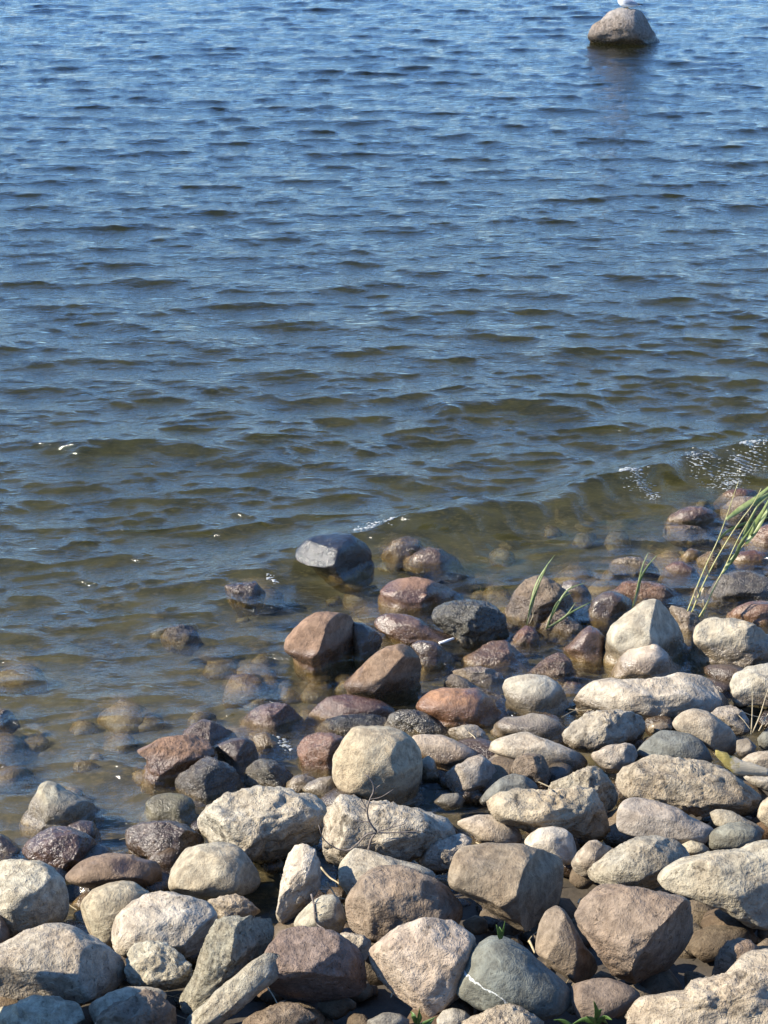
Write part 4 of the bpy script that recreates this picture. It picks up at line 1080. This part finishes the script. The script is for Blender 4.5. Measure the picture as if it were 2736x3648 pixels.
# dry stalks at the right edge
bx = T('F', 1560, 205); hit, who = surface(*bx); b = on_plane(*bx, 0.35) if hit is None else hit
e = root('dry_stalks', b, 'dry straw-coloured stalks at the right edge beside the bluish stone', 'stalks')
for k, pts in enumerate([[(1550, 210), (1556, 90), (1558, 0), (1557, -130)], [(1560, 200), (1610, 80), (1640, -20), (1665, -90)], [(1600, 190), (1650, 95), (1700, 20)], [(1545, 180), (1500, 120), (1470, 90)], [(1480, 60), (1560, 90), (1640, 105)], [(1640, 160), (1690, 100), (1720, 40)]]):
    tube('stalk', upright([T('F', *p) for p in pts], b[1] - 0.02, b, 0.05, 12), 0.0035 if k < 3 else 0.0018, 0.0015, M_STRAW, e, 5)

# the dead twig on the mottled boulder
bx = T('E', 755, 955); hit, who = surface(*bx); b = on_plane(*bx, 0.3) if hit is None else hit
e = root('twig', b, 'dead branching twig in front of the mottled pale boulder', 'twig')
for k, (pts, r, off) in enumerate([
    ([(750, 965), (770, 890), (808, 840)], 0.0075, 0.0), ([(808, 845), (760, 785), (742, 710), (760, 635), (785, 575), (772, 515), (728, 470)], 0.0055, -0.02),
    ([(785, 578), (800, 560), (828, 538)], 0.003, -0.02), ([(748, 495), (752, 470), (755, 448)], 0.0022, -0.02), ([(762, 632), (830, 618), (912, 568)], 0.0030, 0.0),
    ([(742, 695), (720, 660), (698, 625)], 0.0025, 0.0), ([(756, 778), (700, 775), (648, 765)], 0.0030, 0.0), ([(748, 730), (725, 700), (700, 682)], 0.0022, 0.0),
    ([(800, 852), (740, 860), (680, 920), (620, 962), (540, 950), (460, 890), (428, 800)], 0.0048, -0.04), ([(535, 950), (520, 925), (512, 905)], 0.0022, -0.04),
    ([(808, 842), (880, 822), (990, 790)], 0.0042, -0.06), ([(815, 850), (920, 848), (1090, 838)], 0.0040, -0.06), ([(880, 822), (930, 780), (960, 740)], 0.0022, -0.06),
    ([(955, 848), (1000, 875), (1040, 890)], 0.0022, -0.06)]):
    tube('branch', upright([T('E', *p) for p in pts], b[1] + off - 0.03, b, 0.0, 14), r * 0.85, r * 0.45, M_TWIG, e, 5, 0.08)

def lying(name, label, cat, pts, r0, r1, mat, off=0.012, sides=6, kids=()):
    """a stick lying on the stones: it follows their surfaces"""
    P = []
    for px, py in pts:
        h, w = surface(px, py)
        if h is None: h = on_plane(px, py, 0.15)
        P.append(h - (h - CAM) / np.linalg.norm(h - CAM) * off)
    P = np.array(P); dist = np.linalg.norm(P - CAM, axis=1)
    near = np.median(dist)
    P = np.array([CAM + (p - CAM) / d * min(max(d, near - 0.04), near + 0.04) for p, d in zip(P, dist)])
    e = root(name, P[0], label, cat)
    tube('stem', smooth_line(P - P[0], 16), r0, r1, mat, e, sides, 0.06)
    for a, bb in kids:
        ha, hb = [np.array(CAM + cam_ray(*q) / np.linalg.norm(cam_ray(*q)) * (near - off)) for q in (a, bb)]
        tube('side_twig', np.linspace(ha, hb, 5) - P[0], r1, r1 * 0.5, mat, e, 5)
    return e
lying('twig', 'thin dark twig curving over the light triangular stone', 'twig', [T('C', *p) for p in ((380, 250), (398, 320), (402, 390), (418, 445), (470, 478))], 0.0045, 0.0025, M_TWIG, 0.01,
      kids=((T('C', 398, 312), T('C', 440, 304)), (T('C', 403, 372), T('C', 430, 368))))
lying('straw', 'golden dry straw leaning between the tall white and brown stones', 'straw', [T('C', *p) for p in ((440, 75), (500, 142), (560, 182), (632, 262))], 0.0045, 0.003, M_STRAW, 0.02)
lying('straw', 'short pale straw beside the golden dry straw', 'straw', [T('C', *p) for p in ((480, 170), (515, 225), (545, 268), (600, 282))], 0.0035, 0.0025, M_STRAW, 0.02)
lying('stick', 'short white stick on the wet glossy flat stone', 'stick', [T('G', *p) for p in ((1208, 622), (1255, 606), (1302, 590))], 0.008, 0.007, M_WHITE, 0.01)
lying('twig', 'weathered twig on the ground below the creased boulder', 'twig', [T('D', *p) for p in ((775, 930), (830, 880), (872, 850))], 0.010, 0.006, M_WOOD, 0.01, kids=((T('D', 862, 868), T('D', 985, 852)),))
lying('stick', 'pale broken stick at the right edge below the huge granite boulder', 'stick', [T('D', *p) for p in ((1580, 550), (1630, 528), (1700, 505))], 0.016, 0.014, M_WOOD, 0.01)
lying('straw', 'bleached straw standing by the foot of the upright brown stone', 'straw', [T('D', *p) for p in ((112, 552), (128, 585), (148, 630))], 0.006, 0.004, M_STRAW, 0.02)

# a wedge of driftwood with a lichen-yellow end
def driftwood():
    pts = [T('F', *p) for p in ((1318, 328), (1380, 372), (1450, 418), (1560, 440), (1670, 462))]
    base, who = surface(*T('F', 1400, 400))
    if base is None: base = on_plane(*T('F', 1400, 400), 0.45)
    y = base[1] - 0.03
    L = upright(pts, y, base, -0.03, 18)
    half = [0.012, 0.032, 0.040, 0.030, 0.016]
    def ring_mesh(name, i0, i1, mat):
        V, F = [], []
        for i in range(i0, i1 + 1):
            w = np.interp(i / 17 * 4, range(5), half)
            for k in range(8):
                an = 2 * math.pi * k / 8
                jit = 1 + 0.14 * math.sin(3.1 * k + 1.7 * i)
                V.append(L[i] + np.array([0, math.cos(an) * w * 0.6 * jit, math.sin(an) * w * jit]))
        n = i1 - i0 + 1
        for i in range(n - 1):
            for k in range(8):
                F.append((i * 8 + k, i * 8 + (k + 1) % 8, (i + 1) * 8 + (k + 1) % 8, (i + 1) * 8 + k))
        F.append(tuple(range(8))[::-1]); F.append(tuple((n - 1) * 8 + k for k in range(8)))
        return mesh_obj(name, V, F, mat)
    o = ring_mesh('driftwood', 0, 17, M_DRIFT)
    o.location = base
    tag(o, 'pale piece of driftwood with a yellow end at the right edge', 'driftwood')
driftwood()

# weeds on the ground in front
def weed(label, spots, at, ln):
    hit, who = surface(*at); b = on_plane(*at, 0.5) if hit is None else hit
    b = b - (b - CAM) / np.linalg.norm(b - CAM) * 0.06
    e = root('weed', b, label, 'weed')
    for k, (pts, w) in enumerate(spots):
        blade('leaf', upright(pts, b[1], b, ln * (k % 3 - 1), 10), w, M_WEED, e, 0.25, 0.3, 200 + k)
weed('small bright green weed at the bottom edge below the creased boulder', [
    ([T('D', 545, 1085), T('D', 548, 1010), T('D', 530, 940)], 0.020), ([T('D', 545, 1060), T('D', 565, 1010), T('D', 585, 995)], 0.018),
    ([T('D', 545, 1085), T('D', 490, 1050), T('D', 430, 1085)], 0.022), ([T('D', 545, 1080), T('D', 600, 1045), T('D', 650, 1065)], 0.022),
    ([T('D', 540, 1090), T('D', 470, 1060), T('D', 380, 1100)], 0.020), ([T('D', 545, 1090), T('D', 580, 1060), T('D', 620, 1090)], 0.020),
    ([T('D', 540, 1095), T('D', 520, 1060), T('D', 480, 1040)], 0.018), ([T('D', 400, 1110), T('D', 330, 1070), T('D', 270, 1065)], 0.016)], T('D', 545, 1090), 0.04)
weed('tiny green weed and grass below the pale speckled granite boulder', [
    ([T('C', 1065, 1100), T('C', 1075, 1040), T('C', 1085, 985)], 0.010), ([T('C', 1070, 1100), T('C', 1090, 1050), T('C', 1080, 1010)], 0.009),
    ([T('C', 1060, 1080), T('C', 1040, 1030), T('C', 1022, 1010)], 0.018), ([T('C', 1060, 1090), T('C', 1045, 1050), T('C', 1030, 1045)], 0.016),
    ([T('C', 1075, 1100), T('C', 1130, 1075), T('C', 1190, 1045)], 0.012), ([T('C', 1080, 1105), T('C', 1140, 1090), T('C', 1175, 1060)], 0.012)], T('C', 1068, 1095), 0.03)
weed('lone pale green sprout above the veined green-grey stone', [
    ([T('C', 1608, 540), T('C', 1600, 500), T('C', 1578, 445)], 0.022), ([T('C', 1612, 540), T('C', 1625, 480), T('C', 1636, 420)], 0.008),
    ([T('C', 1610, 540), T('C', 1612, 500), T('C', 1600, 460)], 0.016)], T('C', 1610, 535), 0.02)

# dry bits of reed and twig washed into the gaps
def litter():
    rs = np.random.default_rng(91)
    V, F = [], []
    while len(V) < 260:
        x, y = rs.uniform(-2.6, 2.6), rs.uniform(5.2, 11)
        s = shore_dist(x, y)
        if s < 0.25 or s > 5.5: continue
        ln, r, a, tl = rs.uniform(0.04, 0.16), rs.uniform(0.0015, 0.004), rs.uniform(0, 6.28), rs.uniform(-0.35, 0.35)
        d = np.array([math.cos(a), math.sin(a), tl]); sd = np.array([-math.sin(a), math.cos(a), 0])
        c = np.array([x, y, float(bed_z(x, y)) + rs.uniform(0.04, 0.13)])
        bend = np.array([0, 0, rs.uniform(-0.1, 0.1) * ln])
        P = []
        for t in (-0.5, 0.0, 0.5):
            o = c + d * ln * t + (bend if t == 0 else 0)
            P += [o + sd * r, o + np.array([0, 0, r]), o - sd * r, o - np.array([0, 0, r])]
        b0 = 12 * len(V)
        V.append(P)
        F += [[b0 + i * 4 + q, b0 + i * 4 + (q + 1) % 4, b0 + i * 4 + 4 + (q + 1) % 4, b0 + i * 4 + 4 + q] for i in range(2) for q in range(4)]
    o = fast_mesh('litter', np.array(V).reshape(-1, 3), np.array(F, dtype=np.int32), M_STRAW)
    tag(o, 'dry bits of reed and twig caught in the gaps between the stones', 'litter', kind='stuff')
litter()

# ------------------------------------------------------------------ foam on the little breaker, and pale blobs modelling light sparkles
def foam_sparkles():
    rs = np.random.default_rng(5)
    WV = WATER_V[0]
    V, F = [], []
    U, IF = ico(1)
    areas = [(T('J', 700, 445), T('J', 955, 470), 18, 150), (T('J', 1130, 330), T('J', 1400, 375), 18, 150), (T('J', 1390, 370), T('J', 1640, 270), 28, 260),
             (T('J', 1480, 240), T('J', 1600, 230), 14, 50), (T('I', 660, 285), T('I', 920, 285), 14, 60), (T('E', 130, 200), T('E', 250, 255), 18, 24), (T('I', 95, 550), T('I', 170, 562), 8, 20)]  # I and E strips: pale blobs in place of sparkles of light
    for (p, q, sp, n) in areas:
        A = on_plane(*p); B = on_plane(*q)
        lo = np.minimum(A, B)[:2] - 1.0; hi = np.maximum(A, B)[:2] + 1.0
        sub = WV[(WV[:, 0] > lo[0]) & (WV[:, 0] < hi[0]) & (WV[:, 1] > lo[1]) & (WV[:, 1] < hi[1])]
        cl = rs.uniform(0, 1, 9)
        for k in range(int(n * 1.6)):
            u = np.clip(cl[k % 9] + rs.normal() * 0.10, 0, 1)
            px = p[0] + (q[0] - p[0]) * u; py = p[1] + (q[1] - p[1]) * u + rs.normal() * sp * 0.55
            w = on_plane(px, py, 0.03)
            i = ((sub[:, :2] - w[:2]) ** 2).sum(1).argmin()
            r = 0.0016 + 0.0035 * rs.uniform() ** 2
            s = r * rs.uniform(0.6, 1.6, 3) * np.array([2.6, 1.0, 0.6])
            base = len(V) * 0 + sum(len(v) for v in V)
            V.append(U * s * (1 + 0.25 * noise3(U * 2 + k, 3))[:, None] + np.array([w[0], w[1], sub[i, 2] + r * 0.1])); F.append(IF + base)
    o = fast_mesh('foam_sparkles', np.concatenate(V), np.concatenate(F), M_FOAM_SPARKLE)
    tag(o, 'white froth and droplets of small breakers, with pale blobs modelling light sparkles', 'foam_sparkles', kind='stuff')
foam_sparkles()

# ------------------------------------------------------------------ the gull
def gull():
    far = stones[-1]
    V = STONES[-1][1]
    d = cam_ray(2000 + 838 * 450 / 1659, 130 * 450 / 1659)
    top = V[(np.abs(V[:, 0] - (d[0] * far.location.y / d[1])) < 0.12)]
    top = top[top[:, 2].argmax()]
    e = root('gull', (far.location.x - 0.0 + (838 - 815) * 0.00115, top[1] - 0.02, top[2] - 0.012), 'white gull with grey back standing on the far boulder', 'gull')
    def loft(name, rings, mat, parent, n=14):
        P, Fc = [], []
        for c, ry, rz in rings:
            for k in range(n):
                a = 2 * math.pi * k / n
                P.append((c[0] + rz * math.sin(a) * c[3] if len(c) > 3 else c[0], c[1] + ry * math.cos(a), c[2] + rz * math.sin(a)))
        for i in range(len(rings) - 1):
            for k in range(n):
                Fc.append((i * n + k, i * n + (k + 1) % n, (i + 1) * n + (k + 1) % n, (i + 1) * n + k))
        Fc.append(tuple(range(n))[::-1]); Fc.append(tuple((len(rings) - 1) * n + k for k in range(n)))
        return mesh_obj(name, P, Fc, mat, parent)
    # tail to bill, facing left; the rings tilt as the neck rises
    body = loft('body', [((0.155, 0, 0.088), 0.012, 0.008), ((0.13, 0, 0.090), 0.028, 0.020), ((0.08, 0, 0.096), 0.046, 0.040), ((0.02, 0, 0.106), 0.058, 0.056),
                  ((-0.04, 0, 0.118), 0.060, 0.062), ((-0.085, 0, 0.132, 0.35), 0.052, 0.058), ((-0.105, 0, 0.165, 1.0), 0.040, 0.040), ((-0.108, 0, 0.195, 1.2), 0.030, 0.030),
                  ((-0.116, 0, 0.222, 0.8), 0.030, 0.032), ((-0.138, 0, 0.232), 0.024, 0.024), ((-0.155, 0, 0.230), 0.012, 0.012)], M_WHITE, e)
    for sgn in (-1, 1):
        w = loft('wing', [((-0.075, sgn * 0.050, 0.140), 0.006, 0.022), ((-0.03, sgn * 0.058, 0.140), 0.010, 0.036), ((0.04, sgn * 0.052, 0.126), 0.012, 0.036), ((0.10, sgn * 0.036, 0.112), 0.010, 0.026), ((0.15, sgn * 0.022, 0.102), 0.007, 0.014)], M_GREYF, e)
        loft('wing_tip', [((0.148, sgn * 0.022, 0.102), 0.0075, 0.0145), ((0.185, sgn * 0.014, 0.096), 0.005, 0.009), ((0.225, sgn * 0.006, 0.092), 0.002, 0.003)], M_BLACKF, w)
        tube('leg', [(0.0, sgn * 0.022, 0.0), (0.004, sgn * 0.022, 0.03), (-0.004, sgn * 0.022, 0.065)], 0.004, 0.006, M_BEAK, e)
        bmv = [(-0.035, sgn * 0.022 - 0.016, 0.002), (-0.035, sgn * 0.022 + 0.016, 0.002), (0.008, sgn * 0.022, 0.002), (-0.03, sgn * 0.022, 0.007), (0.004, sgn * 0.022, 0.008)]
        mesh_obj('foot', bmv, [(0, 1, 3), (0, 3, 4, 2), (1, 2, 4, 3), (0, 2, 1)], M_BEAK, e, False)
        eye = loft('eye', [((-0.134, sgn * 0.022, 0.240), 0.004, 0.004), ((-0.130, sgn * 0.0235, 0.240), 0.004, 0.004), ((-0.126, sgn * 0.0225, 0.240), 0.003, 0.003)], M_BLACKF, e, 8)
    loft('back', [((-0.065, 0, 0.158), 0.034, 0.018), ((-0.02, 0, 0.156), 0.044, 0.018), ((0.05, 0, 0.134), 0.040, 0.016), ((0.10, 0, 0.112), 0.028, 0.012)], M_GREYF, e)
    loft('tail', [((0.12, 0, 0.092), 0.026, 0.010), ((0.17, 0, 0.084), 0.030, 0.006), ((0.205, 0, 0.078), 0.032, 0.003)], M_WHITE, e)
    loft('beak', [((-0.152, 0, 0.230), 0.008, 0.009), ((-0.175, 0, 0.228), 0.005, 0.006), ((-0.192, 0, 0.222), 0.0015, 0.002)], M_BEAK, e, 8)
gull()
for o in bpy.data.objects:                     # it crouches low on its legs
    if o.parent and o.parent.name == 'gull' and o.name.split('.')[0] not in ('leg', 'foot'):
        o.location.z -= 0.036
